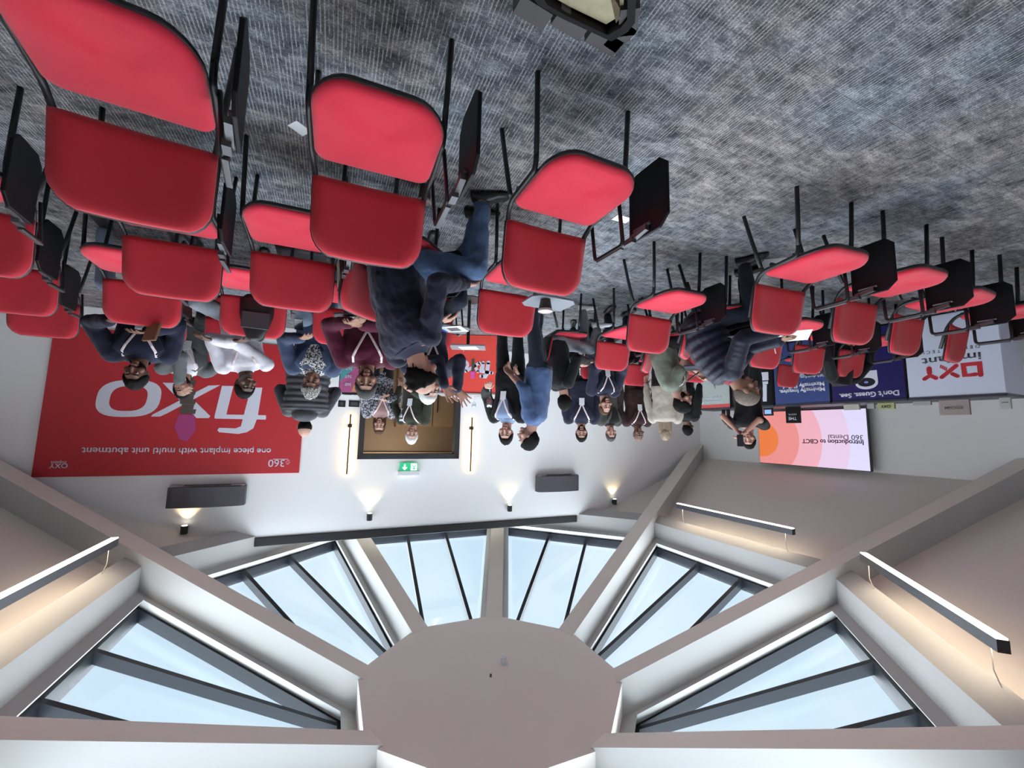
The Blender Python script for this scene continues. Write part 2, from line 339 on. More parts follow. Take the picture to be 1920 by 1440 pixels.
ld = bpy.data.lights.new('lobby lamp', 'AREA'); ld.energy = 42; ld.size = 1.2; ld.color = (1, .88, .70); lo = bpy.data.objects.new('lobby_lamp', ld); COL.objects.link(lo); lo.location = q(-1.2, 2.45, 1.1)
cb = empty('cupboard', q(-1.9, 0, 1.9), 0, 'brown panelled cupboard with slim black handles seen through the doorway', 'cupboard')
mb = MB(); mb.prism([q(-2.9, 0, 1.9), q(-1.3, 0, 1.9), q(-1.3, 1.55, 1.9), q(-2.9, 1.55, 1.9)], BN*.28); keep(mb.obj('carcass', mat('cupboard side', (.20, .12, .06), .6)), cb)
for a in (-2.88, -2.09):
    mb = MB(); mb.prism([q(a, .05, 1.87), q(a+.76, .05, 1.87), q(a+.76, 1.52, 1.87), q(a, 1.52, 1.87)], BN*.03); dr = keep(mb.obj('door', mat('cupboard door', (.24, .165, .105), .55)), cb)
    mb = MB(); hx = a+.68 if a < -2.5 else a+.08; mb.tube([q(hx, .8, 1.84), q(hx, 1.2, 1.84)], .012); keep(mb.obj('handle', M_BLACK), dr)
# back-wall fittings
def lin_lamp(s, z0, z1, zk, label):
    o = empty('wall_lamp', Bp(s, z0, .06), 0, label, 'wall light', 'slim vertical wall lights beside the door')
    mb = MB(); mb.prism([Bp(s-.013, z0, .07), Bp(s+.013, z0, .07), Bp(s+.013, z1, .07), Bp(s-.013, z1, .07)], BN*.014); keep(mb.obj('bar', mat('bronze lamp bar', (.10, .06, .035), .4, .6)), o)
    mb = MB(); mb.prism([Bp(s-.010, z0+.02, .054), Bp(s+.010, z0+.02, .054), Bp(s+.010, z1-.25 if False else z1-.02, .054), Bp(s-.010, z1-.02, .054)], BN*.006); keep(mb.obj('light_strip', mat('warm light strip', (1, .8, .5), .5, emis=(1, .56, .20), estr=34)), o)
    mb = MB(); mb.prism([Bp(s-.03, zk-.03, .075), Bp(s+.03, zk-.03, .075), Bp(s+.03, zk+.03, .075), Bp(s-.03, zk+.03, .075)], BN*.07); keep(mb.obj('mount', M_BLACK), o)
lin_lamp(-.28, 1.37, 2.36, 1.56, 'slim vertical bronze wall light glowing amber, photo left of the doorway')
lin_lamp(-2.42, 1.35, 2.35, 1.55, 'slim vertical bronze wall light glowing amber, photo right of the doorway')
for s, z, lb in ((1.83, 3.09, 'small black wall downlight farthest left in the photo, by the large speaker'), (-.68, 3.06, 'small black wall downlight high above the left edge of the doorway'), (-3.23, 3.05, 'small black wall downlight between doorway and the small speaker'), (-5.69, 3.04, 'small black wall downlight nearest the corner at photo right')):
    o = empty('downlight', Bp(s, z, .06), 0, lb, 'wall light', 'small black downlights along the top of the white wall')
    mb = MB(); mb.lathe(Bp(s, z-.05, .08), [(.042, 0), (.045, .004), (.045, .11), (.04, .115)], 20); keep(mb.obj('can', M_BLACK, smooth=False), o)
    mb = MB(); mb.prism([Bp(s-.02, z-.02, .05), Bp(s+.02, z-.02, .05), Bp(s+.02, z+.05, .05), Bp(s-.02, z+.05, .05)], BN*.045); keep(mb.obj('bracket', M_BLACK), o)
    mb = MB(); mb.lathe(Bp(s, z-.054, .08), [(.033, 0), (.033, .003)], 16); keep(mb.obj('lamp_face', mat('lamp face', (1, 1, .9), .5, emis=(1, .93, .75), estr=12)), o)
    l = bpy.data.lights.new('downlight lamp', 'SPOT'); l.energy = 9; l.spot_size = radians(95); l.spot_blend = .6; l.color = (1, .76, .40); l.shadow_soft_size = .02
    lo = bpy.data.objects.new('downlight_lamp', l); COL.objects.link(lo); lo.location = Bp(s, z-.065, .08)
def speaker(s0, s1, z0, z1, lb):
    o = empty('wall_speaker', Bp((s0+s1)/2, z0, 0), 0, lb, 'speaker', 'flat dark speakers on the white wall')
    n = 8; pts = []
    w = s1-s0
    prof = [(s0+.02, .0), (s0, .02), (s0-.0, .14)]+[(s0+.06+(w-.12)*t/n, .17+.035*sin(pi*t/n)) for t in range(n+1)]+[(s1, .14), (s1, .02), (s1-.02, 0)]
    mb = MB(); mb.prism([Bp(s, z0+.02, out) for s, out in prof], (0, 0, z1-z0-.02)); keep(mb.obj('cabinet', mat('charcoal speaker grille', (.075, .07, .085), .6, bump=.4, bscale=500), bevel=.006), o)
    mb = MB(); mb.prism([Bp(s0+.02, z0, .01), Bp(s1-.02, z0, .01), Bp(s1-.02, z0, .15), Bp(s0+.02, z0, .15)], (0, 0, .022)); keep(mb.obj('base_tray', mat('grey speaker base', (.35, .30, .31), .5)), o)
    mb = MB(); mb.prism([Bp(s0+w*.2, z0-.006, .12), Bp(s1-w*.2, z0-.006, .12), Bp(s1-w*.2, z0-.006, .16), Bp(s0+w*.2, z0-.006, .16)], (0, 0, .01)); keep(mb.obj('port', M_BLACK), o)
speaker(1.12, 2.06, 2.47, 2.78, 'large flat dark grey wall speaker above the big red banner')
speaker(-4.74, -3.80, 2.44, 2.77, 'smaller looking flat dark grey wall speaker right of the doorway in the photo')
# exit sign
ex = empty('exit_sign', Bp(-1.3, 2.2, 0), 0, 'green and white emergency exit sign over the doorway', 'exit sign')
s0, z0 = on_wall(750, 868, BA, BD-.05); s1, z1 = on_wall(783, 883, BA, BD-.05)
mb = MB(); mb.prism([Bp(s1, z0, .05), Bp(s0, z0, .05), Bp(s0, z1, .05), Bp(s1, z1, .05)], BN*.012); keep(mb.obj('panel', mat('sign green', (.02, .42, .18), .4, emis=(.02, .5, .2), estr=.6)), ex)
mb = MB(); mb.prism([Bp(s1-.03, z1, .07), Bp(s0+.03, z1, .07), Bp(s0+.03, z1+.07, .07), Bp(s1-.03, z1+.07, .07)], BN*.07); keep(mb.obj('lamp_body', M_WHITE), ex)
mb = MB(); mid = (z0+z1)/2; xw = (s0-s1)
M_GLOW = mat('sign white', (.9, .95, .9), .4, emis=(.9, 1, .9), estr=.8)
ax = s0-xw*.27   # arrow, photo left
mb.prism([Bp(ax-.012, z1-.045, .054), Bp(ax+.012, z1-.045, .054), Bp(ax+.012, z0+.02, .054), Bp(ax-.012, z0+.02, .054)], BN*.003)
mb.prism([Bp(ax+q, z1-w, .054) for q, w in ((0, .015), (-.045, .06), (-.03, .072), (0, .045), (.03, .072), (.045, .06))], BN*.003)
keep(mb.obj('arrow', M_GLOW), ex)
mb = MB(); dx = s1+xw*.22
mb.prism([Bp(dx-.055, z0+.01, .053), Bp(dx+.055, z0+.01, .053), Bp(dx+.055, z1-.01, .053), Bp(dx-.055, z1-.01, .053)], BN*.003); keep(mb.obj('door_symbol', M_GLOW), ex)
mb = MB()
for a, b in (((0, .115), (-.005, .07)), ((-.005, .07), (-.035, .035)), ((-.005, .07), (.025, .045)), ((.025, .045), (.04, .02)), ((0, .1), (.03, .085)), ((0, .1), (-.03, .09))):
    mb.tube([Bp(dx+a[0], z0+a[1]+.005, .056), Bp(dx+b[0], z0+b[1]+.005, .056)], .007, 6)
mb.ball(Bp(dx+.012, z0+.14, .056), (.011, .011, .011), 8, 6); keep(mb.obj('running_figure', MATS['sign green']), ex)
# sockets
for sx, lb, w in ((640, 'small square black wall socket left of the doorway, nearer the puffer jacket', .055), (664, 'wide black double wall socket right next to the small square socket', .11)):
    s, z = on_wall(sx if w > .1 else 641, 757, BA, BD)
    o = empty('wall_socket', Bp(s, z, 0), 0, lb, 'socket')
    mb = MB(); mb.prism([Bp(s-w/2-.03, z-.055, .008), Bp(s+w/2+.03, z-.055, .008), Bp(s+w/2+.03, z+.055, .008), Bp(s-w/2-.03, z+.055, .008)], BN*.01); keep(mb.obj('plate', M_BLACK), o)
    mb = MB(); mb.prism([Bp(s-w/2, z-.03, .012), Bp(s+w/2, z-.03, .012), Bp(s+w/2, z+.03, .012), Bp(s-w/2, z+.03, .012)], BN*.005); keep(mb.obj('insert', mat('dark grey plastic', (.06, .06, .07), .4)), o)

# ------------------------------------------------------------------ big red banner
def stroke(mb, pts, w, out, P, cap=True, n=6):
    """flat ribbon with round ends in a plane, P(s, z, out) -> world"""
    V = [Vector((a, b)) for a, b in pts]; L, Rr = [], []
    for i, v in enumerate(V):
        t = (V[min(i+1, len(V)-1)]-V[max(i-1, 0)]).normalized(); nn = Vector((-t.y, t.x))
        k = 1
        if 0 < i < len(V)-1:
            t1 = (V[i]-V[i-1]).normalized(); k = 1/max(.5, nn.dot(Vector((-t1.y, t1.x))))
        L.append(v+nn*w/2*k); Rr.append(v-nn*w/2*k)
    for i in range(len(V)-1):
        mb.prism([P(*L[i], out), P(*L[i+1], out), P(*Rr[i+1], out), P(*Rr[i], out)], PD)
    if cap:
        for v in (V[0], V[-1]): mb.prism([P(v.x+w/2*cos(2*pi*q/10), v.y+w/2*sin(2*pi*q/10), out) for q in range(10)], PD)
PD = BN*.004
bn = empty('wall_banner', Bp(2, .45, 0), 0, 'large red banner with white "fixo" lettering on the white wall', 'banner')
mb = MB(); mb.prism([Bp(.43, .3, .03), Bp(3.53, .3, .03), Bp(3.53, 2.33, .03), Bp(.43, 2.33, .03)], BN*.025); keep(mb.obj('panel', M_BANNER, bevel=.004), bn)
def bw(px, py): return on_wall(px, py, BA, BD-.034)
a = bw(508, 845); b = bw(153, 845); text('one piece implant with multi unit abutment', Bp(a[0], a[1]-.035, .031), BS, b[0]-a[0], M_INK, bn, 'tagline', bold=.012)
a = bw(127, 872); b = bw(92, 872); text('OXY', Bp(a[0], a[1]-.02, .031), BS, b[0]-a[0], M_INK, bn, 'corner_logo', bold=.02)
a = bw(124, 866); b = bw(95, 866); text('implant', Bp(a[0], a[1]-.01, .031), BS, (b[0]-a[0]), M_INK, bn, 'corner_logo_line')
a = bw(547, 866); b = bw(505, 866); text('360', Bp(a[0]+.10, a[1]-.035, .031), BS, (b[0]-a[0])*.72, M_INK, bn, 'company_logo')
mb = MB(); e = bw(541, 866)
for t in range(6): stroke(mb, [(e[0]+.02*cos(t), e[1]+.03*sin(t)), (e[0]+.02*cos(t)+.02, e[1]+.03*sin(t)+.01)], .012, .031, Bp)
keep(mb.obj('company_mark', mat('pink print', (.75, .25, .35), .5)), bn)
mb = MB(); e1 = bw(540, 861); e2 = bw(512, 861); stroke(mb, [(e1[0], e1[1]), (e2[0], e2[1])], .008, .031, Bp, False); keep(mb.obj('company_line', M_INK), bn)
# the word mark: fi ligature, x and o, drawn as round strokes (photo pixels -> wall)
def bpix(L): return [bw(*q) for q in L]
def arcs(L, n=6):   # smooth polyline through control points (quadratic corners)
    return [(v.x, v.y) for v in fillet([(a, b, 0) for a, b in L], .12, n)]
lg = MB(); PDw = BN*.004
def zz(L, x0=300, y0=680, k=4.235): return [Bp(*bw(x0+x/k, y0+y/k), .031) for x, y in L]
for L in ([(722, 198), (812, 198), (775, 430), (742, 520), (690, 552), (620, 566), (468, 552), (455, 535), (470, 517), (600, 522), (642, 505), (655, 455)],
          [(432, 440), (436, 410), (840, 418), (843, 436), (838, 452), (440, 444)], [(492, 184), (582, 186), (526, 412), (436, 412)],
          [(20, 158), (128, 162), (400, 425), (385, 440), (290, 440)], [(385, 182), (478, 178), (60, 400), (0, 428), (-72, 428), (-60, 412)]):
    lg.prism([p-BN*.0015*len(lg.v)/40 for p in zz(L)], PDw)
def oring(a_, b_, n=32):
    out = []
    for t in range(n):
        th = 2*pi*t/n; g = lambda v: (abs(v)**.72)*(1 if v >= 0 else -1); dy = b_*g(sin(th)); out.append((1083+a_*g(cos(th))-dy*.22, 752+dy))
    return zz(out, 0, 580, 4.5)
Oo, Oi = oring(272, 156), oring(158, 106); n = 32; V = Oo+Oi+[v+PDw for v in Oo+Oi]
lg.add(V, [(i, (i+1) % n, n+(i+1) % n, n+i) for i in range(n)]+[(2*n+i, 3*n+i, 3*n+(i+1) % n, 2*n+(i+1) % n) for i in range(n)]+[(i, 2*n+i, 2*n+(i+1) % n, (i+1) % n) for i in range(n)]+[(n+i, n+(i+1) % n, 3*n+(i+1) % n, 3*n+i) for i in range(n)])
keep(lg.obj('word_mark', M_INK), bn)
im = MB(); PDz = BN*.01
for j in range(9):
    (sa, za), (sb, zb) = bw(366+(j % 2)*0, 700+j*9), bw(338, 700+j*9)
    w1 = .075 if j % 2 else .1
    sc_ = (sa+sb)/2; im.prism([Bp(sc_-w1, za-.035, .036), Bp(sc_+w1, za-.035, .036), Bp(sc_+w1*.9, za+.035, .036), Bp(sc_-w1*.9, za+.035, .036)], BN*.006)
keep(im.obj('printed_implant_screw', mat('print grey', (.09, .07, .06), .5)), bn)
im = MB(); (sa, za) = bw(350, 780); (sb, zb) = bw(344, 822)
im.prism([Bp(sa-.09, za-.02, .036), Bp(sa+.09, za-.02, .036), Bp(sa+.13, za+.16, .036), Bp(sa+.05, zb+.02, .036), Bp(sa-.04, zb+.04, .036), Bp(sa-.13, za+.2, .036)], BN*.006)
keep(im.obj('printed_abutment', mat('print magenta', (.40, .05, .20), .5)), bn)

# ------------------------------------------------------------------ pendants
M_LED = mat('cool lamp diffuser', (1, 1, 1), .5, emis=(1, .95, .86), estr=10)
M_UPL = mat('warm uplight strip', (1, .8, .55), .5, emis=(1, .83, .62), estr=22)
M_LAMP = mat('brushed dark aluminium', (.07, .07, .08), .35, .6)
def pendant(ang, label, sa=1.02, sb=-1.08, u=4.02, rose_a=False):
    n = Vector((sin(radians(ang)), cos(radians(ang)), 0)); t = Vector((n.y, -n.x, 0))
    zc = 2.885; base = Vector((CX, CY, 0))+n*u
    o = empty('pendant_lamp', base+Vector((0, 0, zc)), 0, label, 'pendant light', 'linear pendant lamps under the sloping ceiling')
    A, B = base+t*sa, base+t*sb
    def bar(z0, z1, w, e, name, m):
        mb = MB(); d = (A-B).normalized()
        mb.prism([B-d*e-n*w+Vector((0, 0, z0)), A+d*e-n*w+Vector((0, 0, z0)), A+d*e+n*w+Vector((0, 0, z0)), B-d*e+n*w+Vector((0, 0, z0))], (0, 0, z1-z0)); return keep(mb.obj(name, m), o)
    bar(zc-.035, zc+.045, .032, 0, 'housing', M_LAMP); bar(zc-.045, zc-.034, .030, -.01, 'diffuser', M_LED); bar(zc+.0452, zc+.0458, .022, -.04, 'uplight', M_UPL)
    for P, q in ((A, -1), (B, 1)):
        d = (A-B).normalized()*q*.12; p = P+d; zc2 = S0+.36-KK*(u+.08)
        mb = MB(); mb.tube([p+Vector((0, 0, zc+.04)), p+Vector((0, 0, zc+.2)), p+n*.03+Vector((0, 0, zc+.3)), p+n*.08+Vector((0, 0, zc2))], .004, 6); keep(mb.obj('cord', mat('pale cord', (.6, .55, .48), .6)), o)
    p = (A if rose_a else B)+n*.16; mb = MB(); zc3 = S0+.36-KK*(u+.16); mb.lathe((p.x, p.y, zc3-.05), [(.06, 0), (.06, .03), (.055, .05)], 18); keep(mb.obj('ceiling_rose', M_LAMP), o)
pendant(-67.5, 'slim linear pendant lamp hanging in front of the presentation screen, smallest in view')
pendant(-112.5, 'slim linear pendant lamp at photo right, the long one right of the screen')
pendant(112.5, 'slim linear pendant lamp hanging at the left edge of the photo', rose_a=True)
pendant(-157.5, 'linear pendant lamp at the bottom right corner, beyond the rib', .3, -1.5)

# ------------------------------------------------------------------ presentation screen
SA = -67.5; SN = Vector((sin(radians(SA)), cos(radians(SA)), 0)); SS = Vector((SN.y, -SN.x, 0))
def Sp(s, z, a): return SN*a+SS*s+Vector((0, 0, z))
sc = empty('presentation_screen', Sp(4.87, 1.07, 8.17), 0, 'large wall screen showing a pink and orange slide titled Introduction to CBCT', 'screen')
def screenmat():
    m = bpy.data.materials.new('slide'); m.use_nodes = True; n = m.node_tree; b = n.nodes['Principled BSDF']; b.inputs['Base Color'].default_value = (.02, .02, .02, 1); b.inputs['Roughness'].default_value = .3
    g = n.nodes.new('ShaderNodeNewGeometry'); v = n.nodes.new('ShaderNodeVectorMath'); v.operation = 'DISTANCE'; v.inputs[1].default_value = Sp(5.78, 1.63, 8.14)
    n.links.new(g.outputs['Position'], v.inputs[0]); r = n.nodes.new('ShaderNodeValToRGB'); r.color_ramp.interpolation = 'CONSTANT'
    d = n.nodes.new('ShaderNodeMath'); d.operation = 'DIVIDE'; d.inputs[1].default_value = 2.61; n.links.new(v.outputs['Value'], d.inputs[0]); n.links.new(d.outputs[0], r.inputs['Fac'])
    cols = [(0, (.82, .19, .035)), (.34, (.82, .27, .26)), (.72, (.86, .42, .50)), (1.10, (.80, .60, .82)), (1.52, (.74, .70, .96))]
    e = r.color_ramp.elements; e[0].position = 0; e[0].color = (*cols[0][1], 1); e[1].position = cols[1][0]/2.5; e[1].color = (*cols[1][1], 1)
    for p, c in cols[2:]: q = e.new(p/2.5); q.color = (*c, 1)
    n.links.new(r.outputs[0], b.inputs['Emission Color']); b.inputs['Emission Strength'].default_value = 1.0; return m
mb = MB(); mb.prism([Sp(3.918, 1.067, 8.15), Sp(5.84, 1.067, 8.15), Sp(5.84, 2.122, 8.15), Sp(3.918, 2.122, 8.15)], SN*.06); keep(mb.obj('bezel', M_BLACK), sc)
mb = MB(); mb.prism([Sp(3.93, 1.08, 8.14), Sp(5.828, 1.08, 8.14), Sp(5.828, 2.11, 8.14), Sp(3.93, 2.11, 8.14)], SN*.012); keep(mb.obj('display', screenmat()), sc)
mb = MB(); mb.prism([Sp(4.4, 1.3, 8.21), Sp(5.3, 1.3, 8.21), Sp(5.3, 1.9, 8.21), Sp(4.4, 1.9, 8.21)], SN*.12); keep(mb.obj('mount', M_GREYM), sc)
M_SLTXT = mat('slide text', (.05, .01, .05), .5); 
def scr(px, py): return on_wall(px, py, SA, 8.135)
def rtext(txt, p0, p1, wallf, P, m, parent, name='lettering', bold=0, out=0, dz=0, h=None):
    a, b = wallf(*p0), wallf(*p1); return text(txt, P(a[0], a[1]+dz), SS, b[0]-a[0], m, parent, name, bold, height=h)
# reading direction runs from photo right to photo left, i.e. along growing x from the camera's true right
rtext('Introduction to CBCT', (1619, 826), (1504, 826), scr, lambda s, z: Sp(s, z, 8.136), M_SLTXT, sc, 'title', .02)
rtext('360 Dental', (1618, 816), (1553, 816), scr, lambda s, z: Sp(s, z, 8.136), M_SLTXT, sc, 'subtitle')

# ------------------------------------------------------------------ branded counters along the screen wall
CA = 6.9; CT = 1.075
def Cp(s, z, out=0): return Sp(s, z, CA-out)
def cw(px, py): return on_wall(px, py, SA, CA)
def counter(px0, px1, front, side, label, name='display_counter'):
    s1 = cw(px0, 755)[0]; s0 = cw(px1, 755)[0]
    o = empty(name, Cp((s0+s1)/2, 0), 0, label, 'counter', 'exhibition counters in a line below the screen')
    mb = MB(); mb.prism([Cp(s0+.01, .02), Cp(s1-.01, .02), Cp(s1-.01, CT-.03), Cp(s0+.01, CT-.03)], SN*.5); keep(mb.obj('body', side), o)
    mb = MB(); mb.prism([Cp(s0+.015, .03, .008), Cp(s1-.015, .03, .008), Cp(s1-.015, CT-.03, .008), Cp(s0+.015, CT-.03, .008)], SN*.008); keep(mb.obj('front_panel', front), o)
    mb = MB(); mb.prism([Cp(s0-.0, CT-.03, .02), Cp(s1-.005, CT-.03, .02), Cp(s1-.005, CT, .02), Cp(s0, CT, .02)], SN*.54); keep(mb.obj('worktop', mat('dark counter top', (.03, .035, .05), .4)), o)
    return o, s0, s1
M_NAVY = mat('navy print', (.014, .009, .10), .4); M_BLUE = mat('slate blue print', (.035, .06, .21), .45); M_LAV = mat('lavender white print', (.60, .64, .78), .45); M_CS = mat('counter side', (.03, .03, .04), .5)
M_PGREY = mat('pale grey print', (.45, .51, .50), .5)
c1, *_ = counter(1704, 1893, M_LAV, M_LAV, 'white display counter with red OXY logo and the words implant dental')
c2, *_ = counter(1560, 1703, M_NAVY, M_CS, 'dark navy display counter printed Don\'t Guess. See.')
c3, *_ = counter(1453, 1559, M_BLUE, M_CS, 'slate blue display counter printed Minimally Invasive. Maximally Skilled.')
c4, *_ = counter(1372, 1452, M_SLAB, M_CS, 'plain black display counter with a picture of a white handheld scanner')
c5, s5a, s5b = counter(1304, 1370, M_PGREY, M_CS, 'pale grey display counter with a coral band along its top edge')
Cf = lambda s, z: Cp(s, z, .0095)
PD = SN*.003
def cpx(L): return [cw(*q) for q in L]
Cs = lambda s, z, out: Cp(s, z, .012)
lg = MB()
M_LOGO = mat('logo red', (.52, .02, .035), .5)
Z3 = lambda x, y: (1660+x/6, 560+y/6)
def lw(k): return k
for pts, w in (([(1078, 860), (1062, 728), (880, 745), (898, 865), (1020, 852)], .045), ([(800, 755), (640, 885)], .045), ([(815, 872), (760, 848)], .042), ([(445, 905), (508, 865), (575, 895)], .045), ([(496, 785), (500, 835)], .05)):
    stroke(lg, cpx([Z3(*q) for q in pts]), w, 0, Cs)
for t in range(4): stroke(lg, cpx([Z3(625+t*20, 762+t*10+20), Z3(632+t*20, 762+t*10-18)]), .013, 0, Cs, False)
keep(lg.obj('logo', M_LOGO), c1)
a, b = cw(*Z3(1075, 610)), cw(*Z3(412, 672)); text('implant', Cf(a[0], a[1]-.01), SS, b[0]-a[0], mat('grey print', (.06, .06, .07), .5), c1, 'logo_word', .01, height=.12)
a, b = cw(*Z3(1065, 535)), cw(*Z3(405, 620)); text('DENTAL TECH', Cf(a[0], a[1]-.02), SS, b[0]-a[0], mat('grey print', (.06, .06, .07), .5), c1, 'logo_line', spacing=1.6)
ZB = lambda x, y: (1440+x/6.857, 680+y/6.857)
def ct(txt, p, q, parent, m=M_INK, h=None, bold=.02, name='lettering'):
    a, b = cw(*ZB(*p)), cw(*ZB(*q)); return text(txt, Cf(a[0], a[1]), SS, b[0]-a[0], m, parent, name, bold, height=h)
ct("Don't Guess. See.", (1690, 352), (920, 400), c2, name='slogan', bold=.03)
ct('Minimally Invasive.', (735, 305), (150, 345), c3, name='slogan', bold=.03); ct('Maximally Skilled.', (728, 240), (180, 275), c3, name='second_line', bold=.03)
ct('360-dental.co.uk for a', (722, 140), (250, 175), c3, name='small_print'); ct('free demonstration', (722, 108), (290, 142), c3, name='small_print')
mb = MB(); a = cw(*ZB(1270, 235))
stroke(mb, cpx([ZB(1110, 145), ZB(910, 130)]), .05, 0, Cs)
mb.prism([Cp(a[0]+.135*cos(t)*(1), a[1]+.03+.09*sin(t), .012) for t in [pi*k/10 for k in range(11)]]+[Cp(a[0]-.13, a[1]-.14, .012), Cp(a[0]+.13, a[1]-.14, .012)], PD); keep(mb.obj('printed_device', M_INK), c2)
mb = MB(); mb.prism([Cp(a[0]+.105*cos(2*pi*k/20), a[1]+.02+.062*sin(2*pi*k/20), .0155) for k in range(20)], PD); keep(mb.obj('printed_lens', mat('print black', (.01, .012, .02), .4)), c2)
mb = MB(); mb.prism([Cp(a[0]+.025*cos(2*pi*k/12), a[1]+.02+.016*sin(2*pi*k/12), .019) for k in range(12)], PD); keep(mb.obj('printed_led', mat('print violet', (.25, .25, .8), .4)), c2)
ZC = lambda x, y: (1280+x/10.667, 690+y/10.667)
mb = MB()
for L in ([(1530, 90), (1720, 80), (1725, 245), (1525, 255)], [(1545, 275), (1715, 265), (1715, 320), (1550, 335)], [(1580, 330), (1690, 330), (1690, 670), (1615, 670)]): mb.prism([Cp(*cw(*ZC(*q)), .012) for q in L], PD)
keep(mb.obj('printed_scanner', M_INK), c4)
mb = MB(); mb.prism([Cp(s5a+.015, CT-.10, .012), Cp(s5b-.015, CT-.10, .012), Cp(s5b-.015, CT-.03, .012), Cp(s5a+.015, CT-.03, .012)], SN*.006); keep(mb.obj('coral_band', mat('coral print', (.72, .09, .09), .5)), c5)
a, b = cw(*ZC(785, 560)), cw(*ZC(350, 610)); text('supported by 3M', Cf(a[0], a[1]), SS, b[0]-a[0], M_INK, c5, 'small_print', .02)
a, b = cw(*ZC(745, 640)), cw(*ZC(390, 680)); text('Powered by AI', Cf(a[0], a[1]), SS, b[0]-a[0], M_INK, c5, 'slogan', .02)
# things standing on the counters
def card(px0, px1, py0, py1, m, name, label, cat, back=.25, th=.04, lettering=None, lm=None):
    s0, z1 = on_wall(px1, py1, SA, CA+back); s1, _ = on_wall(px0, py1, SA, CA+back)
    o = empty(name, Sp((s0+s1)/2, CT, CA+back), 0, label, cat)
    mb = MB(); mb.prism([Sp(s0, CT+.001, CA+back), Sp(s1, CT+.001, CA+back), Sp(s1, z1, CA+back), Sp(s0, z1, CA+back)], SN*th); keep(mb.obj('body', m), o)
    if lettering:
        for i, (tx, f) in enumerate(lettering):
            text(tx, Sp(s0+(s1-s0)*.2, CT+(z1-CT)*f, CA+back-.004), SS, (s1-s0)*.6, lm or M_BLACK, o, 'lettering', .01)
    return o
card(1762, 1819, 0, 777, mat('greige card', (.36, .30, .29), .6), 'counter_sign', 'grey brown upright sign lettered FOCUM standing on the white counter', 'sign', lettering=[('FOCUM', .45)], lm=mat('sign ink', (.2, .14, .14), .6))
card(1712, 1745, 0, 759, mat('grey carton', (.38, .38, .38), .6), 'small_box', 'low grey box on the white counter beside the brown sign', 'box')
card(1875, 1896, 0, 766, mat('grey white carton', (.5, .5, .5), .6), 'small_box', 'small pale box standing at the far photo right end of the counters', 'box', lettering=[('IMPLANT', .4)])
card(1646, 1677, 0, 766, mat('olive card', (.42, .44, .20), .6), 'small_box', 'greenish box with a dark label strip on the navy counter', 'box', lettering=[('OXY', .4)])
card(1626, 1639, 0, 766, mat('grey carton', (.38, .38, .38), .6), 'small_box', 'tiny grey box between the screen and the greenish box', 'box')
card(1582, 1611, 0, 768, mat('greige carton', (.5, .48, .42), .6), 'small_box', 'beige box in front of the screen bottom edge on the navy counter', 'box')
card(1474, 1500, 0, 793, M_SLAB, 'counter_sign', 'square black sign headed THE in front of the screen', 'sign', lettering=[('THE', .62), ('DIGITAL', .42)], lm=M_INK)
o = card(1432, 1448, 0, 779, M_BLACK, 'tablet_computer', 'small tablet computer with a lit blue screen beside the dark presenter', 'tablet computer')
s0, z1 = on_wall(1446, 777, SA, CA+.24); s1, _ = on_wall(1434, 777, SA, CA+.24)
mb = MB(); mb.prism([Sp(s0, CT+.03, CA+.24), Sp(s1, CT+.03, CA+.24), Sp(s1, z1-.01, CA+.24), Sp(s0, z1-.01, CA+.24)], SN*.005); keep(mb.obj('display', mat('blue display', (.1, .2, .4), .3, emis=(.3, .5, .8), estr=.8)), o)
for px, h, lb in ((1357, 785, 'black bottle shaped device on the pale counter, nearer the wall corner'), (1366, 787, 'black bottle shaped device on the pale counter, nearer the presenter')):
    s, z = on_wall(px, h, SA, CA+.25); mb = MB(); mb.lathe(Sp(s, CT, CA+.25), [(.03, 0), (.035, .04), (.03, (z-CT)*.6), (.05, (z-CT)*.8), (.045, (z-CT)), (.01, (z-CT)+.01)]); tag(mb.obj('handheld_device', M_BLACK, smooth=True), lb, 'device')
s, z = on_wall(1312, 778, SA, CA+.25); mb = MB(); mb.box(-.03, .03, -.03, .03, 0, z-CT); t = mb.obj('small_box', M_BLACK); t.location = Sp(s, CT, CA+.25); tag(t, 'little black box on the pale grey counter near the wall corner', 'box')

# ------------------------------------------------------------------ red kiosk in front of the door, poster stand
KY = 6.75
kx0, kx1 = at(932, 741, KY).x-.05, at(823, 741, KY).x; kz = at(870, 739, KY).z
M_KRED = mat('coral red print', (.88, .085, .065), .45)
ko = empty('kiosk', (( kx0+kx1)/2, KY, 0), 0, 'coral red promotional kiosk printed fixo with cups along its top', 'kiosk')
mb = MB(); mb.box(kx0, kx1, KY+.01, KY+.5, .01, kz-.02); keep(mb.obj('body', M_LAV), ko)
mb = MB(); mb.box(kx0, kx1-.035, KY, KY+.012, .01, kz-.02); keep(mb.obj('front_panel', M_KRED), ko)
mb = MB(); mb.box(kx0-.01, kx1+.04, KY-.02, KY+.54, kz-.02, kz); keep(mb.obj('worktop', mat('grey worktop', (.30, .27, .28), .4)), ko)
def kp(x, y): # zoom (800,580)x8 -> wall coordinates on the kiosk front
    p = at(800+x/8, 580+y/8, KY); return (p.x, p.z)
Kq = lambda a, z, out: Vector((a, KY-.004, z)); PD = Vector((0, -.003, 0))
mb = MB(); w = .065
for pts, ww in (([(820, 1005), (885, 1008), (900, 975), (925, 800)], w), ([(980, 955), (905, 945), (820, 930), (848, 800)], w*.85), ([(700, 810), (770, 935)], w*.8), ([(795, 805), (590, 930)], w*.8)):
    stroke(mb, [kp(*q) for q in pts], ww, 0, Kq)
oc = kp(510, 850); oo = [(oc[0]+.115*cos(2*pi*t/20)+.03*sin(2*pi*t/20), oc[1]+.085*sin(2*pi*t/20)) for t in range(21)]
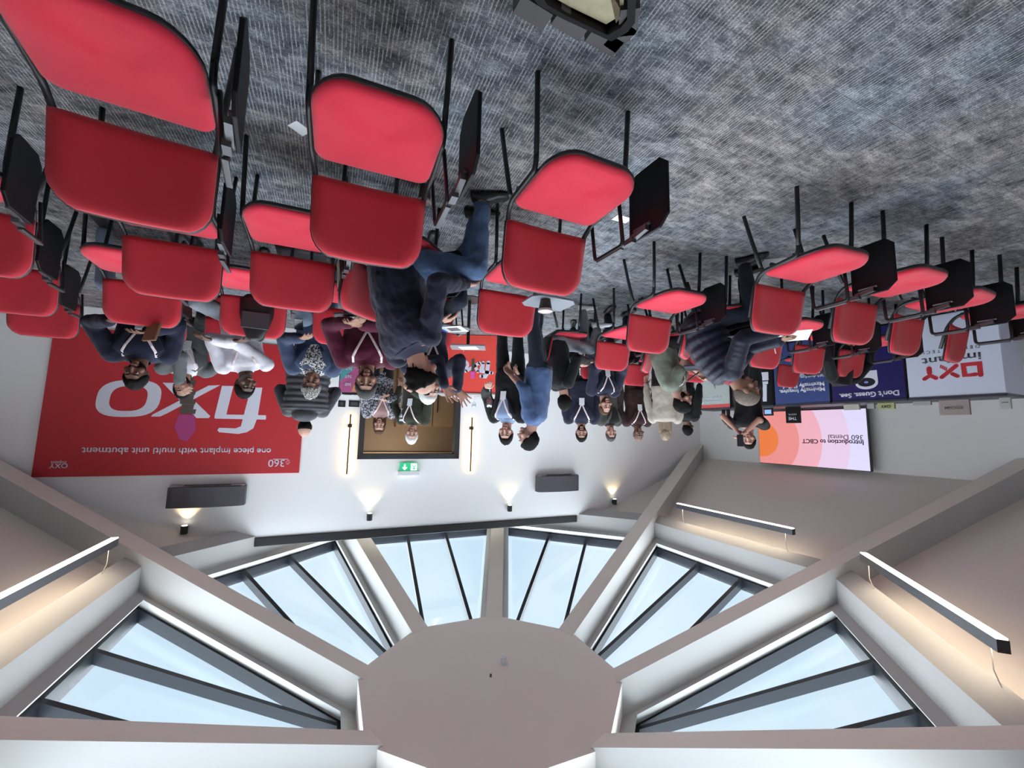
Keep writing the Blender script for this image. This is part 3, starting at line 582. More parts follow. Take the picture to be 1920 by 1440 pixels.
stroke(mb, oo, w*.7, 0, Kq, False); keep(mb.obj('word_mark', M_INK), ko)
mb = MB(); a = kp(718, 745); b = kp(670, 935); mb.box(a[0], b[0], KY-.012, KY-.006, a[1], b[1]); keep(mb.obj('printed_implant_screw', mat('print grey', (.09, .07, .06), .5)), ko)
mb = MB(); a = kp(720, 935); b = kp(660, 1035); mb.box(a[0], b[0], KY-.012, KY-.006, a[1], b[1]); keep(mb.obj('printed_abutment', mat('print pink', (.75, .10, .5), .5)), ko)
for i, px in enumerate((846, 853, 860, 867, 875, 883, 891, 901, 911)):
    x = at(px, 741, KY+.12).x; mb = MB(); h = .05+.012*(i % 3); mb.lathe((x, KY+.10+.05*(i % 2), kz+.001), [(.018, 0), (.024, h), (.02, h), (.016, .006)], 12)
    tag(mb.obj('paper_cup', M_WHITE, smooth=False), 'tiny white cup standing in the row on the red kiosk top', 'cup', 'white cups along the kiosk top')
def wineglass(loc, label, k=1.0, wine=None):
    o = empty('wine_glass', loc, 0, label, 'wine glass'); x, y, z = loc
    mb = MB(); mb.lathe((x, y, z), [(.034*k, 0), (.034*k, .003), (.006*k, .008), (.004*k, .085*k), (.012*k, .10*k), (.035*k, .13*k), (.040*k, .165*k), (.031*k, .215*k), (.029*k, .215*k), (.037*k, .165*k), (.032*k, .132*k), (.004*k, .105*k)], 20); keep(mb.obj('glass_body', M_CLEAR, smooth=True), o)
    if wine:
        mb = MB(); mb.lathe((x, y, z), [(.004*k, .108*k), (.030*k, .134*k), (.035*k, .155*k), (.001, .156*k)], 16); keep(mb.obj('wine', mat('rose wine', (.45, .08, .07), .1)), o)
    return o
p = at(889, 744, KY+.2); wineglass((p.x, KY+.2, kz+.001), 'clear upturned wine glass standing tallest on the red kiosk')
# colour poster stand near the wall
PY = 6.2
a, b = at(672, 700, PY), at(633, 738, PY); zt = at(650, 735, PY).z
po = empty('poster_stand', ((a.x+b.x)/2, PY, 0), 0, 'poster stand printed in teal, pink and orange diagonals behind the chairs', 'poster stand')
mb = MB(); mb.box(a.x, b.x, PY+.02, PY+.30, .01, zt); keep(mb.obj('body', M_BLACK), po)
mb = MB(); mb.box(a.x, b.x-.02, PY+.004, PY+.02, .02, zt); keep(mb.obj('panel', mat('poster pink', (.50, .12, .28), .5)), po)
mb = MB(); X0, X1 = a.x, b.x-.02
mb.prism([(X1, PY, .3), (X1, PY, zt-.16), (X1-(X1-X0)*.75, PY, zt-.36), (X1-(X1-X0)*.75, PY, .3)], (0, .004, 0)); keep(mb.obj('teal_field', mat('poster teal', (.10, .36, .38), .5)), po)
mb = MB(); mb.prism([(X0, PY, zt-.01), (X0+(X1-X0)*.32, PY, zt-.01), (X0, PY, zt-.25)], (0, .004, 0)); keep(mb.obj('orange_field', mat('poster orange', (.72, .35, .12), .5)), po)
for i in range(3):
    text(['Scan', 'Plan', 'Smile'][i] if False else '360', (X0+(X1-X0)*.35, PY-.006, zt-.14-.12*i), (1, 0, 0), (X1-X0)*.35, M_INK, po, 'lettering', .01)
for i, (f, lb) in enumerate(((.25, 'small black leaflet holder on the poster stand, photo right one'), (.75, 'small black leaflet holder on the poster stand, photo left one'))):
    mb = MB(); xx = X0+(X1-X0)*f; mb.box(xx-.05, xx+.05, PY+.06, PY+.2, zt+.001, zt+.03); tag(mb.obj('leaflet_holder', M_BLACK), lb, 'leaflet holder')
# floor tray at the camera's feet and papers
tr = empty('floor_tray', (-.22, 1.28, 0), 0, 'open dark angular tray with beige board inside and grey carpet tabs around it', 'tray')
pts = [floor_at(*q) for q in ((1055, 4), (1146, 48), (1176, 30), (1190, 12), (1192, -30), (1150, -110), (1040, -120), (985, -60), (1010, -22))]
mb = MB(); n = len(pts); ctr = sum((Vector(p) for p in pts), Vector())/n
O = [Vector((p.x, p.y, 0)) for p in pts]; I = [ctr+(p-ctr)*.82 for p in O]
up = Vector((0, 0, .07))
mb.add([p+Vector((0, 0, .001)) for p in O]+[p+up for p in O]+[p+up for p in I]+[p+Vector((0, 0, .012)) for p in I], [(i, (i+1) % n, n+(i+1) % n, n+i) for i in range(n)]+[(n+i, n+(i+1) % n, 2*n+(i+1) % n, 2*n+i) for i in range(n)]+[(2*n+i, 2*n+(i+1) % n, 3*n+(i+1) % n, 3*n+i) for i in range(n)]+[tuple(3*n+i for i in range(n)), tuple(range(n-1, -1, -1))])
keep(mb.obj('rim', M_SLAB), tr)
mb = MB(); mb.prism([ctr+(p-ctr)*.74+Vector((0, 0, .0)) for p in O], (0, 0, .035)); t = keep(mb.obj('board', mat('beige fibre board', (.42, .38, .26), .9, bump=.8, bscale=60, var=.3, vscale=20)), tr)
mb = MB(); mb.prism([ctr+(p-ctr)*.5+Vector((-.03, .02, .036)) for p in O[2:6]], (0, 0, .03)); keep(mb.obj('brown_block', mat('brown block', (.12, .09, .055), .9, bump=.8, bscale=60, var=.3, vscale=25)), tr)
for (x0, y0, x1, y1, wd) in ((962, 0, 1018, 34, 0), (1033, 22, 1085, 55, 0), (1096, 55, 1148, 84, 0), (1155, 78, 1195, 35, 0), (1192, 42, 1200, -10, 0)):
    A, B = floor_at(x0, y0), floor_at(x1, y1); d = (B-A).normalized(); nn = Vector((-d.y, d.x, 0)); nn = nn if nn.dot(ctr-A) > 0 else -nn
    mb = MB(); mb.prism([A, B, B+nn*.07, A+nn*.07], (0, 0, .055)); keep(mb.obj('tab', mat('grey carpet tab', (.10, .095, .10), .95, bump=.6, bscale=300)), tr)
def paper(px, py, w, h, rz, label, name='paper_sheet', cat='paper', m=M_WHITE):
    p = floor_at(px, py); mb = MB(); mb.box(-w/2, w/2, -h/2, h/2, .001, .004); t = mb.obj(name, m); t.location = (p.x, p.y, 0); t.rotation_euler = (0, 0, rz); return tag(t, label, cat)
paper(562, 240, .075, .09, .5, 'small blank white note lying on the carpet beside a front chair leg')
paper(1166, 410, .13, .08, -.4, 'crumpled white tissue lying on the carpet beside a folded black tablet', 'paper_tissue')

# ------------------------------------------------------------------ chairs
def outline(hw, y0, y1, rf, rb, n=6):   # rounded plan outline
    pts = []
    for cx_, cy_, r, a0 in ((hw-rf, y1-rf, rf, 0), (-hw+rf, y1-rf, rf, 90), (-hw+rb, y0+rb, rb, 180), (hw-rb, y0+rb, rb, 270)):
        for k in range(n+1):
            a = radians(a0+90*k/n); pts.append((cx_+r*cos(a), cy_+r*sin(a)))
    return pts
def build_chair(deployed=False):
    ch = empty('conference_chair', (0, 0, 0))
    O = outline(.235, -.095, .335, .13, .05)
    cx_, cy_ = 0, .12
    def rg(k, z, wf=0):
        return [(cx_+(x-cx_)*k, cy_+(y-cy_)*k, z-(max(0, y-.2)**2)*1.1*wf) for x, y in O]
    mb = MB(); mb.rings([rg(.96, .448, 1), rg(1, .458, 1), rg(1, .470, 1), rg(.97, .482, 1), rg(.88, .489, 1), rg(.6, .492, 1), rg(.2, .492, 1)]); mb.obj('seat', M_RED, ch, smooth=True)
    mb = MB(); mb.rings([rg(.80, .425, .6), rg(.98, .436, 1), rg(1.015, .452, 1), rg(1.005, .462, 1), rg(.9, .455, 1)]); mb.obj('seat_shell', M_PLASTIC, ch, smooth=True)
    # backrest: curved panel
    def back(off, th, k, name, m, puff):
        nx, nz = 12, 10; R = []
        hw, zb, zt = .245*k, .53, .842
        def half(z):
            t = (z-zb)/(zt-zb)
            w = hw*(1-.03*t)
            if z > zt-.10: w -= .10*(1-sqrt(max(0, 1-((z-(zt-.10))/.10)**2)))*.95
            return max(w, .02)
        def yy(x, z): return -.188-.060*((z-zb)/(zt-zb))+.9*x*x*.75
        grid = []
        zs = [zb+(zt-zb)*(1-(1-j/nz)**1.0) for j in range(nz+1)]
        zs = zs[:-1]+[zt-.012, zt-.003]
        Fr, Bk = [], []
        for z in zs:
            w = half(z); rowf, rowb = [], []
            for i in range(nx+1):
                x = -w+2*w*i/nx; arc = -.018*(1-(x/.245)**2)*(1-(z-zb)/(zt-zb))
                ef = min(1, min((w-abs(x))/.03, (z-zb+.004)/.02, (zt-z+.004)/.02)); ef = max(0, ef)
                zz = z+arc*(1 if z < zt-.15 else .3)
                rowf.append((x, yy(x, z)+off+th*(.35+.65*sqrt(ef))*1, zz)); rowb.append((x, yy(x, z)+off, zz))
            Fr.append(rowf); Bk.append(rowb)
        V = [v for r in Fr for v in r]+[v for r in Bk for v in r]; n = nx+1; m_ = len(zs); N = n*m_; Fc = []
        for j in range(m_-1):
            for i in range(nx):
                a = j*n+i; Fc += [(a, a+1, a+n+1, a+n), (N+a, N+a+n, N+a+n+1, N+a+1)]
        for i in range(nx): Fc += [(i, N+i, N+i+1, i+1), ((m_-1)*n+i, (m_-1)*n+i+1, N+(m_-1)*n+i+1, N+(m_-1)*n+i)]
        for j in range(m_-1): Fc += [(j*n, (j+1)*n, N+(j+1)*n, N+j*n), (j*n+nx, N+j*n+nx, N+(j+1)*n+nx, (j+1)*n+nx)]
        mb = MB(); mb.add(V, Fc); return mb.obj(name, m, ch, smooth=True)
    back(0, .030, .985, 'backrest', M_RED2, 1); back(-.016, .022, 1.0, 'backrest_shell', M_PLASTIC, 0)
    for s in (-1, 1):
        mb = MB(); mb.tube([(s*.257, .193, 0), (s*.25, .182, .25), (s*.246, .172, .385)], .0140, 8, .88, (1, 0, 0)); mb.obj('leg', M_BLACK, ch, smooth=True)
        mb = MB(); mb.tube([(s*.257, -.203, 0), (s*.252, -.15, .22), (s*.247, -.095, .425)], .0140, 8, .88, (1, 0, 0)); mb.obj('leg', M_BLACK, ch, smooth=True)
        mb = MB(); P = fillet([(s*.246, .173, .375), (s*.246, .165, .445), (s*.246, -.10, .462), (s*.225, -.175, .55), (s*.20, -.238, .74)], .09, 5); mb.tube(P, .0140, 8, .88, (1, 0, 0)); mb.obj('side_frame', M_BLACK, ch, smooth=True)
    mb = MB()
    for y in (-.02, .14): mb.tube([(-.246, y, .432), (.246, y, .432)], .012, 8)
    mb.obj('cross_bars', M_BLACK, ch)
    ar = MB(); P = fillet([(.262, .115, .435), (.285, .115, .655), (.285, -.115, .655), (.262, -.115, .435)], .03, 4); ar.tube(P, .012, 8, .7); arm = ar.obj('arm_frame', M_BLACK, ch, smooth=True)
    mb = MB(); mb.obox((.293, .0, .668), (.012, 0, 0), (0, .10, 0), (0, 0, .006)); mb.obj('arm_pad', M_GREYM, arm, bevel=.004)
    poly = [(.0, 0), (.30, 0), (.345, .05), (.345, .21), (.30, .255), (.05, .255), (0, .2)]     # along, across
    if not deployed:
        mb = MB(); mb.prism([(.326, .115+b, .645-a_) for a_, b in poly], (.016, 0, 0)); tb = mb.obj('writing_tablet', M_SLAB, ch, bevel=.004)
        mb = MB(); mb.obox((.312, .20, .628), (.012, 0, 0), (0, .055, -.008), (0, 0, .013)); mb.obox((.303, .145, .650), (.014, 0, 0), (0, .03, 0), (0, 0, .014)); mb.tube([(.318, .16, .60), (.318, .27, .60)], .008, 8); mb.obj('hinge_bracket', M_GREYM, tb)
    else:
        mb = MB(); mb.prism([(.30-a_, .13+b, .685) for a_, b in poly], (0, 0, .015)); tb = mb.obj('writing_tablet', M_SLAB2, ch, bevel=.004)
        mb = MB(); mb.obox((.285, .15, .668), (.02, 0, 0), (0, .06, 0), (0, 0, .013)); mb.obj('hinge_bracket', M_GREYM, tb)
    return ch
M_SLAB2 = mat('grey laminate tablet top', (.17, .18, .21), .35)
CH_A = build_chair(False); CH_B = build_chair(True)
used = {'a': False, 'b': False}
def chair(x, y, az, label, group, dep=False, name=None):
    k = 'b' if dep else 'a'; src = CH_B if dep else CH_A
    o = src if not used[k] else copy_tree(src); used[k] = True
    o.location = (x, y, 0); o.rotation_euler = (0, 0, -radians(az)); return tag(o, label, 'chair', group)
G1 = 'red conference chairs with writing tablets in the nearest row'; G2 = 'red conference chairs in the second row'; G3 = 'red conference chairs in the rows farther back'
G4 = 'red conference chairs in the block below the counters'
C = chair
C(1.312, 1.31, -151, 'nearest red chair, cut by the top left of the photo, black tablet folded down', G1)
C(.567, 1.614, -158, 'red chair in the nearest row directly before the man in blue jeans', G1)
C(-.266, 1.946, -155.8, 'red chair at the photo right end of the nearest row, empty, folded black tablet', G1)
C(2.699, 1.907, -152, 'red chair half cut by the left edge of the photo with its tablet hanging down', G2)
C(1.94, 2.25, -157, 'empty red chair right behind the nearest chair', G2)
C(1.311, 2.417, -157, 'empty red chair in the second row, between the two front chairs in the photo', G2)
C(.78, 2.66, -110, 'red chair under the man in blue jeans, mostly hidden by him', G2)
C(-.07, 2.985, -156, 'red chair with its grey tablet raised and a coffee cup on it', G2, True)
C(3.437, 2.726, -154, 'upper of the two red chairs stacked in view at the left photo edge', G3)
C(4.11, 3.532, -157.6, 'red chair seen against the wall beside the banner left edge', G3)
C(2.752, 2.993, -155.5, 'red chair in front of the man in the navy blazer', G3)
C(2.079, 3.303, -153, 'red chair with a black leather bag hung over its back', G3)
C(1.46, 3.56, -160, 'red chair of the man in the maroon sweater', G3, True)
C(.72, 3.82, -160, 'red chair with raised tablet and leaflets behind the man in jeans', G3, True)
C(3.25, 3.70, -158, 'red chair of the man in the navy blazer with a white lanyard', G3)
C(2.74, 4.02, -158, 'red chair of the man in the striped white shirt', G3)
C(1.93, 4.32, -158, 'red chair of the grey haired man in the blue blazer', G3)
C(1.30, 4.62, -158, 'red chair showing only its top behind the maroon sweater', G3)
C(-1.378, 3.518, -158.4, 'empty red chair in front of the man in the sage green shirt', G4)
C(-1.336, 4.64, -157.6, 'red chair in front of the seated man in navy with a beard', G3)
C(-2.095, 6.13, -158.6, 'red chair before the standing man in the brown suit', G3)
C(-.60, 4.78, -75, 'red chair under the man in light grey trousers, turned away', G3)
C(-1.88, 4.78, -118, 'red chair under the man in the sage green shirt', G3)
C(-2.75, 5.55, -158, 'red chair seen between sage green shirt and brown suit', G3)
C(-2.02, 2.697, -162, 'empty red chair in front of the man in the navy puffer jacket', G4)
C(-2.80, 2.944, -161, 'empty red chair second in the front row of the right block', G4)
C(-3.575, 3.30, -157, 'empty red chair third in the front row of the right block', G4)
C(-4.34, 3.58, -152, 'red chair at the right photo edge, its narrow back seen over the white counter', G4)
C(-1.92, 3.80, -122, 'red chair of the man in the navy puffer jacket', G4)
C(-2.92, 4.22, -157, 'red chair whose back shows left of the slate blue counter', G4)
C(-3.60, 4.51, -162, 'empty red chair standing before the slate blue counter', G4)
C(-4.28, 4.72, -160, 'red chair draped with a black coat', G4)
C(-4.30, 5.85, -157.7, 'smallest red chair touching the edge of the slate blue counter', G4)
C(-2.52, 4.86, -158, 'red chair behind the navy puffer jacket, left of the bald head in the photo', G4)
C(-1.34, 5.56, -160, 'red chair under the seated bearded man in the navy suit', G3)

# ------------------------------------------------------------------ people
def cloth(name, col, rough=.85, var=.12, vs=14, bump=.5, bs=260): return mat(name, tuple(c*.62 for c in col), rough, var=var, vscale=vs, bump=bump, bscale=bs, sheen=.1, spec=.25)
SKIN = {'light': mat('light skin', (.42, .225, .17), .55, var=.08, vscale=30), 'mid': mat('olive skin', (.29, .15, .10), .55, var=.08, vscale=30), 'brown': mat('brown skin', (.14, .066, .042), .5, var=.08, vscale=30), 'dark': mat('dark brown skin', (.085, .040, .026), .5, var=.08, vscale=30)}
M_EYEW = mat('eye white', (.30, .27, .26), .4); M_EYED = mat('eye iris', (.02, .012, .008), .25); M_LIP = mat('lips', (.34, .12, .10), .5)
HAIR = {'black': mat('black hair', (.007, .006, .006), .75, var=.5, vscale=60, bump=1, bscale=180, spec=.12), 'darkgrey': mat('greying dark hair', (.055, .052, .052), .6, var=.8, vscale=80, bump=1, bscale=180, spec=.12), 'salt': fleck('salt and pepper hair', (.055, .05, .05), (.42, .40, .38), 110, .5), 'grey': mat('short grey hair', (.15, .12, .10), .7, var=.5, vscale=50, bump=1, bscale=200, spec=.12), 'white': mat('white hair', (.60, .60, .58), .6, var=.2, vscale=60, bump=1, bscale=150, spec=.12), 'brown': mat('brown hair', (.07, .035, .02), .55, var=.5, vscale=50, bump=1, bscale=160, spec=.12), 'blond': mat('grey blond long hair', (.24, .18, .13), .55, var=.5, vscale=40, bump=1, bscale=120, spec=.12)}
FOLD = bpy.data.textures.new('cloth folds', 'CLOUDS'); FOLD.noise_scale = .10; FOLD.noise_depth = 2
CURL = bpy.data.textures.new('curls', 'CLOUDS'); CURL.noise_scale = .022; CURL.noise_depth = 1
def remesh(o, vox, smooth=2, fold=0, tex=None):
    m = o.modifiers.new('union', 'REMESH'); m.mode = 'VOXEL'; m.voxel_size = vox; m.use_smooth_shade = True
    if smooth: k = o.modifiers.new('smooth', 'SMOOTH'); k.iterations = smooth; k.factor = .5
    if fold: d = o.modifiers.new('folds', 'DISPLACE'); d.texture = tex or FOLD; d.strength = fold; d.mid_level = .5; d.texture_coords = 'LOCAL'
    return o
def vec(az, y=1.0): return Vector((sin(radians(az)), cos(radians(az)), 0))
def hand(mb, W, D, N, s=1, curl=35, spread=6, side=1):
    """palm and five fingers. W wrist, D pointing direction, N palm normal, side +1 right hand"""
    D = D.normalized(); N = (N-D*N.dot(D)).normalized(); X = D.cross(N)*side     # X towards the thumb
    R = []
    for t, w, th in ((-.01, .026, .019), (.02, .030, .018), (.05, .038, .016), (.085, .041, .013), (.096, .036, .010)):
        c = W+D*t*s; R.append([c+X*(w*s*cos(a))+N*(th*s*sin(a)) for a in [2*pi*q/12 for q in range(12)]])
    mb.rings(R)
    for i, (ox, L) in enumerate(((.030, .070), (.010, .078), (-.011, .072), (-.031, .056))):
        b = W+D*(.088-(.006 if i == 3 else 0))*s+X*ox*s; d = (D+X*tan(radians(spread*(1.5-i)))).normalized()
        c1 = radians(curl*.7); c2 = radians(curl*1.6)
        p1 = b+(d*cos(c1)+N*sin(c1))*L*.55*s; p2 = p1+(d*cos(c2)+N*sin(c2))*L*.45*s
        mb.cap(b-D*.01, p1, .0098*s, .0088*s, 8); mb.cap(p1, p2, .0088*s, .0075*s, 8)
    b = W+D*.025*s+X*.026*s; d = (D*.7+X*.65+N*.25).normalized(); p1 = b+d*.042*s; p2 = p1+(D*.85+X*.25+N*.35).normalized()*.034*s
    mb.cap(b, p1, .0125*s, .0105*s, 8); mb.cap(p1, p2, .0105*s, .0085*s, 8)
def person(label, loc, az, kind='sit', s=1.0, lean=.10, side=0.0, twist=0, head=(0, 0, 0), hr=None, hl=None, skin='light', hair='black', style='short',
           top=('sweater', None), over=None, sleeve='long', trousers=None, tname='trousers', shoes=M_BLACK, legs=None, fat=1.0, lanyard=False, puff=False, shirt=None, glasses=False, beard=None,
           group=None, hipz=None, curl=35, hr_dir=None, hl_dir=None, spread=6, vox=.009, badge=True, upper_only=False, cap_len=None, fold=.022, shoesN='shoe', elbow=.75, hood=False, faceless=False):
    root = empty('person', (loc[0], loc[1], 0), -radians(az), label, 'person', group)
    sit = kind == 'sit'; zh = hipz or ((.565 if sit else .93)*(1 if sit else s))
    P0 = Vector((0, -.02, zh)); dl = Vector((sin(side)*.6, sin(lean)*.7, 1)).normalized(); du = Vector((sin(side)*1.3, sin(lean)*1.45, 1)).normalized()
    P = [P0, P0+dl*.16*s, P0+dl*.24*s+du*.07*s, P0+dl*.24*s+du*.21*s, P0+dl*.24*s+du*.275*s]
    tw = [0, .25, .55, 1, 1]
    def frame(t):
        f = t*4; i = min(3, int(f)); k = f-i; c = P[i].lerp(P[i+1], k); a = twist*(tw[i]*(1-k)+tw[i+1]*k)
        up_ = (P[i+1]-P[i]).normalized(); r = Vector((cos(radians(a)), -sin(radians(a)), 0)); r = (r-up_*r.dot(up_)).normalized(); return c, r, up_.cross(r)
    prof = [(-.12, .150, .115), (0, .172, .125), (.15, .168, .122), (.35, .155, .112), (.55, .165, .118), (.75, .180, .118), (.88, .176, .104), (.95, .140, .085), (1.0, .085, .068), (1.03, .062, .058)]
    def surf(t, phi, off=0, g=1.0):
        tt = max(0, min(1, t)); c, r, f = frame(tt)
        if t < 0: c = c+(P[0]-P[1]).normalized()*(-t)*.55*s
        if t > 1: c = c+(P[4]-P[3]).normalized()*(t-1)*.55*s
        for i in range(len(prof)-1):
            if prof[i][0] <= t <= prof[i+1][0]: break
        k = (t-prof[i][0])/(prof[i+1][0]-prof[i][0]); k = max(0, min(1, k)); w = (prof[i][1]*(1-k)+prof[i+1][1]*k)*s; d = (prof[i][2]*(1-k)+prof[i+1][2]*k)*s
        belly = 1+(fat-1)*max(0, 1-abs(t-.3)/.6)
        w = w*(.5+.5*fat)*g+off; d = d*belly*g+off; a = radians(phi); e = .85
        sx, cy = sin(a), cos(a); return c+r*(w*abs(sx)**e*(1 if sx > 0 else -1))+f*(d*abs(cy)**e*(1 if cy > 0 else -1))
    def torso(mb, off, t0, t1, n=14, ripple=0):
        R = []; m_ = n if not ripple else 46
        for j in range(m_+1):
            t = t0+(t1-t0)*j/m_; rp_ = ripple*abs(sin(pi*(t-t0)*8.5)) if ripple else 0
            R.append([surf(t, 360*q/24, off+rp_) for q in range(24)])
        mb.rings(R)
    # shoulders and arms
    cS, rS, fS = frame(.80); uS = (P[4]-P[3]).normalized(); arms = []
    for sg, tgt, dr in ((1, hr, hr_dir), (-1, hl, hl_dir)):
        S = cS+rS*(.185*s*sg)+uS*.015; L1, L2 = .285*s, .25*s
        if tgt is None: tgt = (sg*.12, .36, zh+.10) if sit else (sg*.26, .04, zh-.08)
        T = Vector(tgt) if not isinstance(tgt, Vector) else root_inv(root, tgt)
        d = T-S; D = min(d.length, (L1+L2)*.995); dn = d.normalized(); T = S+dn*D
        a = (L1*L1-L2*L2+D*D)/(2*D); h_ = sqrt(max(0, L1*L1-a*a)); pole = (rS*sg*elbow-uS*.8-fS*.35); pole = (pole-dn*pole.dot(dn)).normalized()
        E_ = S+dn*a+pole*h_; arms.append((sg, S, E_, T, dr))
    # legs
    hips = [Vector((sg*.095*s, -.02, zh-.02)) for sg in (1, -1)]
    if legs is None:
        legs = [((.13, .40, .50), (.14, .36, .09)), ((-.13, .40, .50), (-.14, .36, .09))] if sit else [((.11, .03, .49*s), (.12, -.02, .09)), ((-.11, .03, .49*s), (-.12, -.02, .09))]
    legs = [(Vector(k), Vector(a)) if len(l) == 2 else l for l in legs for k, a in [l[:2]]]
    # head
    nb = P[4]; hy, hp, ht = head; _, r4, f4 = frame(1)
    hd_dir = twist+hy; Hx = Vector((cos(radians(hd_dir)), -sin(radians(hd_dir)), 0)); Hy = Vector((sin(radians(hd_dir)), cos(radians(hd_dir)), 0)); Hz = Vector((0, 0, 1))
    Rp = Matrix.Rotation(radians(hp), 3, Hx); Hy = Rp @ Hy; Hz = Rp @ Hz; Rt = Matrix.Rotation(radians(ht), 3, Hy); Hx = Rt @ Hx; Hz = Rt @ Hz
    neck_top = nb+(uS*.35+Vector((0, 0, .65))).normalized()*.075*s+f4*.012; hs = s*.97; HC = neck_top+Hz*.085*hs+Hy*.022*hs
    def hp_(v): return HC+(Hx*v[0]+Hy*v[1]+Hz*v[2])*hs
    def hshape(th, ph, off=0):     # th polar from top, ph azimuth (0 = face)
        x, y, z = sin(th)*sin(ph), sin(th)*cos(ph), cos(th)
        X, Y, Z = .075*x, .096*y, .116*z
        if z < 0: X *= 1-.30*(-z)**1.3; Y = Y*(1-.42*(-z)) if y < 0 else Y*(1-.10*(-z))+.012*(-z)
        if y > 0: Y *= .93; X *= 1-.05*y
        if y < 0 and z > 0: Y *= 1.04
        k = 1+off/.09; return (X*k, Y*k-.006, Z*k)
    def nearface(): pass
    body = MB(); torso(body, -.014*s, -.10, 1.03)
    body.cap(nb-uS*.03, neck_top+Hz*.03, .056*s, .052*s, 16)
    R = [[hp_(hshape(pi*(j+.03)/(16.06), 2*pi*q/24)) for q in range(24)] for j in range(17)]; body.rings(R)
    body.cap(hp_((0, .083, .012)), hp_((0, .106, -.026)), .009*hs, .0125*hs, 8); body.ball(hp_((.010, .094, -.030)), (.008*hs,)*3, 8, 6); body.ball(hp_((-.010, .094, -.030)), (.008*hs,)*3, 8, 6)
    body.cap(hp_((-.032, .073, .034)), hp_((.032, .073, .034)), .012*hs, .012*hs, 8); body.ball(hp_((0, .070, -.088)), (.026*hs, .022*hs, .018*hs)); body.cap(hp_((-.016, .082, -.058)), hp_((.016, .082, -.058)), .010*hs, .010*hs, 8)
    for q in (-1, 1):
        body.ball(hp_((q*.050, .055, -.028)), (.024*hs,)*3, 10, 7); M3 = Matrix((Hx, Hy, Hz)).transposed(); body.ball(hp_((q*.076, -.006, -.006)), (.009*hs, .018*hs, .031*hs), 10, 8, M3)
    for sg, S, E_, T, dr in arms:
        body.chain([S, E_, T], [.045*s, .037*s, .025*s]); dd = dr[0] if dr else (T-E_).normalized(); nn = dr[1] if dr else Vector((0, 0, -1))
        body.cap(T, T+Vector(dd).normalized()*.01, .025*s, .024*s)
        hand(body, T+Vector(dd).normalized()*.005, Vector(dd), Vector(nn), s, curl, spread, sg)
    for hp0, (K, A) in zip(hips, legs): body.chain([hp0, K, A], [.070*s, .050*s, .036*s])
    b = remesh(body.obj('body', SKIN[skin], root), vox*.8, 1)
    # face details
    if not faceless:
        for q in (-1, 1):
            mb = MB(); mb.ball(hp_((q*.031, .0765, .014)), (.0115*hs,)*3, 10, 8); mb.cur = 1; mb.ball(hp_((q*.031, .0825, .013)), (.0072*hs,)*3, 8, 6); mb.obj('eye', [M_EYEW, M_EYED], root, smooth=True)
            mb = MB(); mb.cap(hp_((q*.016, .088, .036)), hp_((q*.048, .078, .037)), .0042*hs, .003*hs, 6); mb.obj('eyebrow', HAIR['black'] if hair in ('black', 'salt', 'darkgrey') else HAIR[hair], root)
        mb = MB(); mb.cap(hp_((-.021, .0885, -.060)), hp_((0, .094, -.058)), .0045*hs, .0065*hs, 6); mb.cap(hp_((0, .094, -.058)), hp_((.021, .0885, -.060)), .0065*hs, .0045*hs, 6); mb.obj('mouth', M_LIP, root, smooth=True)
    def shell(name, m, rule, thick, noise_amp=0, nj=26, nq=36, fold_=0):
        R = []
        for j in range(nj+1):
            th = pi*(j+.03)/(nj+.06); row = []
            for q in range(nq):
                ph = 2*pi*q/nq; x, y, z = hshape(th, ph); on = rule(x, y, z); t = thick*on-.012*(1-on)
                if on > .5 and noise_amp: t += noise_amp*noise.noise(Vector((x*55, y*55, z*55+len(label))))
                row.append(hp_(hshape(th, ph, t)))
            R.append(row)
        mb = MB(); mb.rings(R); o = mb.obj(name, m, root, smooth=True); return o
    def cover(x, y, z):     # where a short haircut grows
        a = abs(atan2(x, y))
        line = .066 if a < .55 else .066-(a-.55)*.10 if a < 1.1 else (.012-(a-1.1)*.05 if a < 1.5 else -.01-(a-1.5)*.055)
        return max(0, min(1, (z-line)/.012+.5))
    if style in ('short', 'curly', 'buzz', 'receding'):
        th = {'short': .013, 'curly': .020, 'buzz': .005, 'receding': .009}[style]; amp = {'short': .006, 'curly': .022, 'buzz': .0, 'receding': .004}[style]
        rule = cover if style != 'receding' else (lambda x, y, z: cover(x, y, z)*(1 if not (y > .045 and z > .03) else 0))
        shell('hair', HAIR[hair], rule, th, amp)
    elif style == 'bald':
        shell('hair', HAIR[hair], lambda x, y, z: (1 if (-.075 < z < .035 and y < .01+.0*z) else 0), .005, .003)
    elif style == 'crown':       # curly with a bald crown
        shell('hair', HAIR[hair], lambda x, y, z: cover(x, y, z)*(0 if (z > .035 and y < .055) else 1), .022, .024); mb = MB(); mb.ball(hp_((0, -.02, .116)), (.022, .024, .012)); mb.obj('hair_tuft', HAIR[hair], root, smooth=True)
    elif style == 'long':
        shell('hair', HAIR[hair], lambda x, y, z: (1 if (z > .07 or (y < .025 and z > -.11) or (abs(x) > .06 and z > -.1 and y < .05)) else 0), .016, .006)
        mb = MB(); R = []
        Lh = cap_len or .30
        for j in range(9):
            t = j/8; c = HC-Hy*(.045+.03*t)*hs+Vector((0, 0, .02-Lh*t)); w = (.092+.02*sin(pi*t)-.03*t)*hs; d = (.058-.02*t)*hs
            R.append([c+Hx*(w*cos(a))+Hy*(d*sin(a)*(1 if sin(a) < 0 else .75)) for a in [2*pi*q/18 for q in range(18)]])
        mb.rings(R); o = mb.obj('hair_length', HAIR[hair], root, smooth=True)
        if not faceless and False: pass
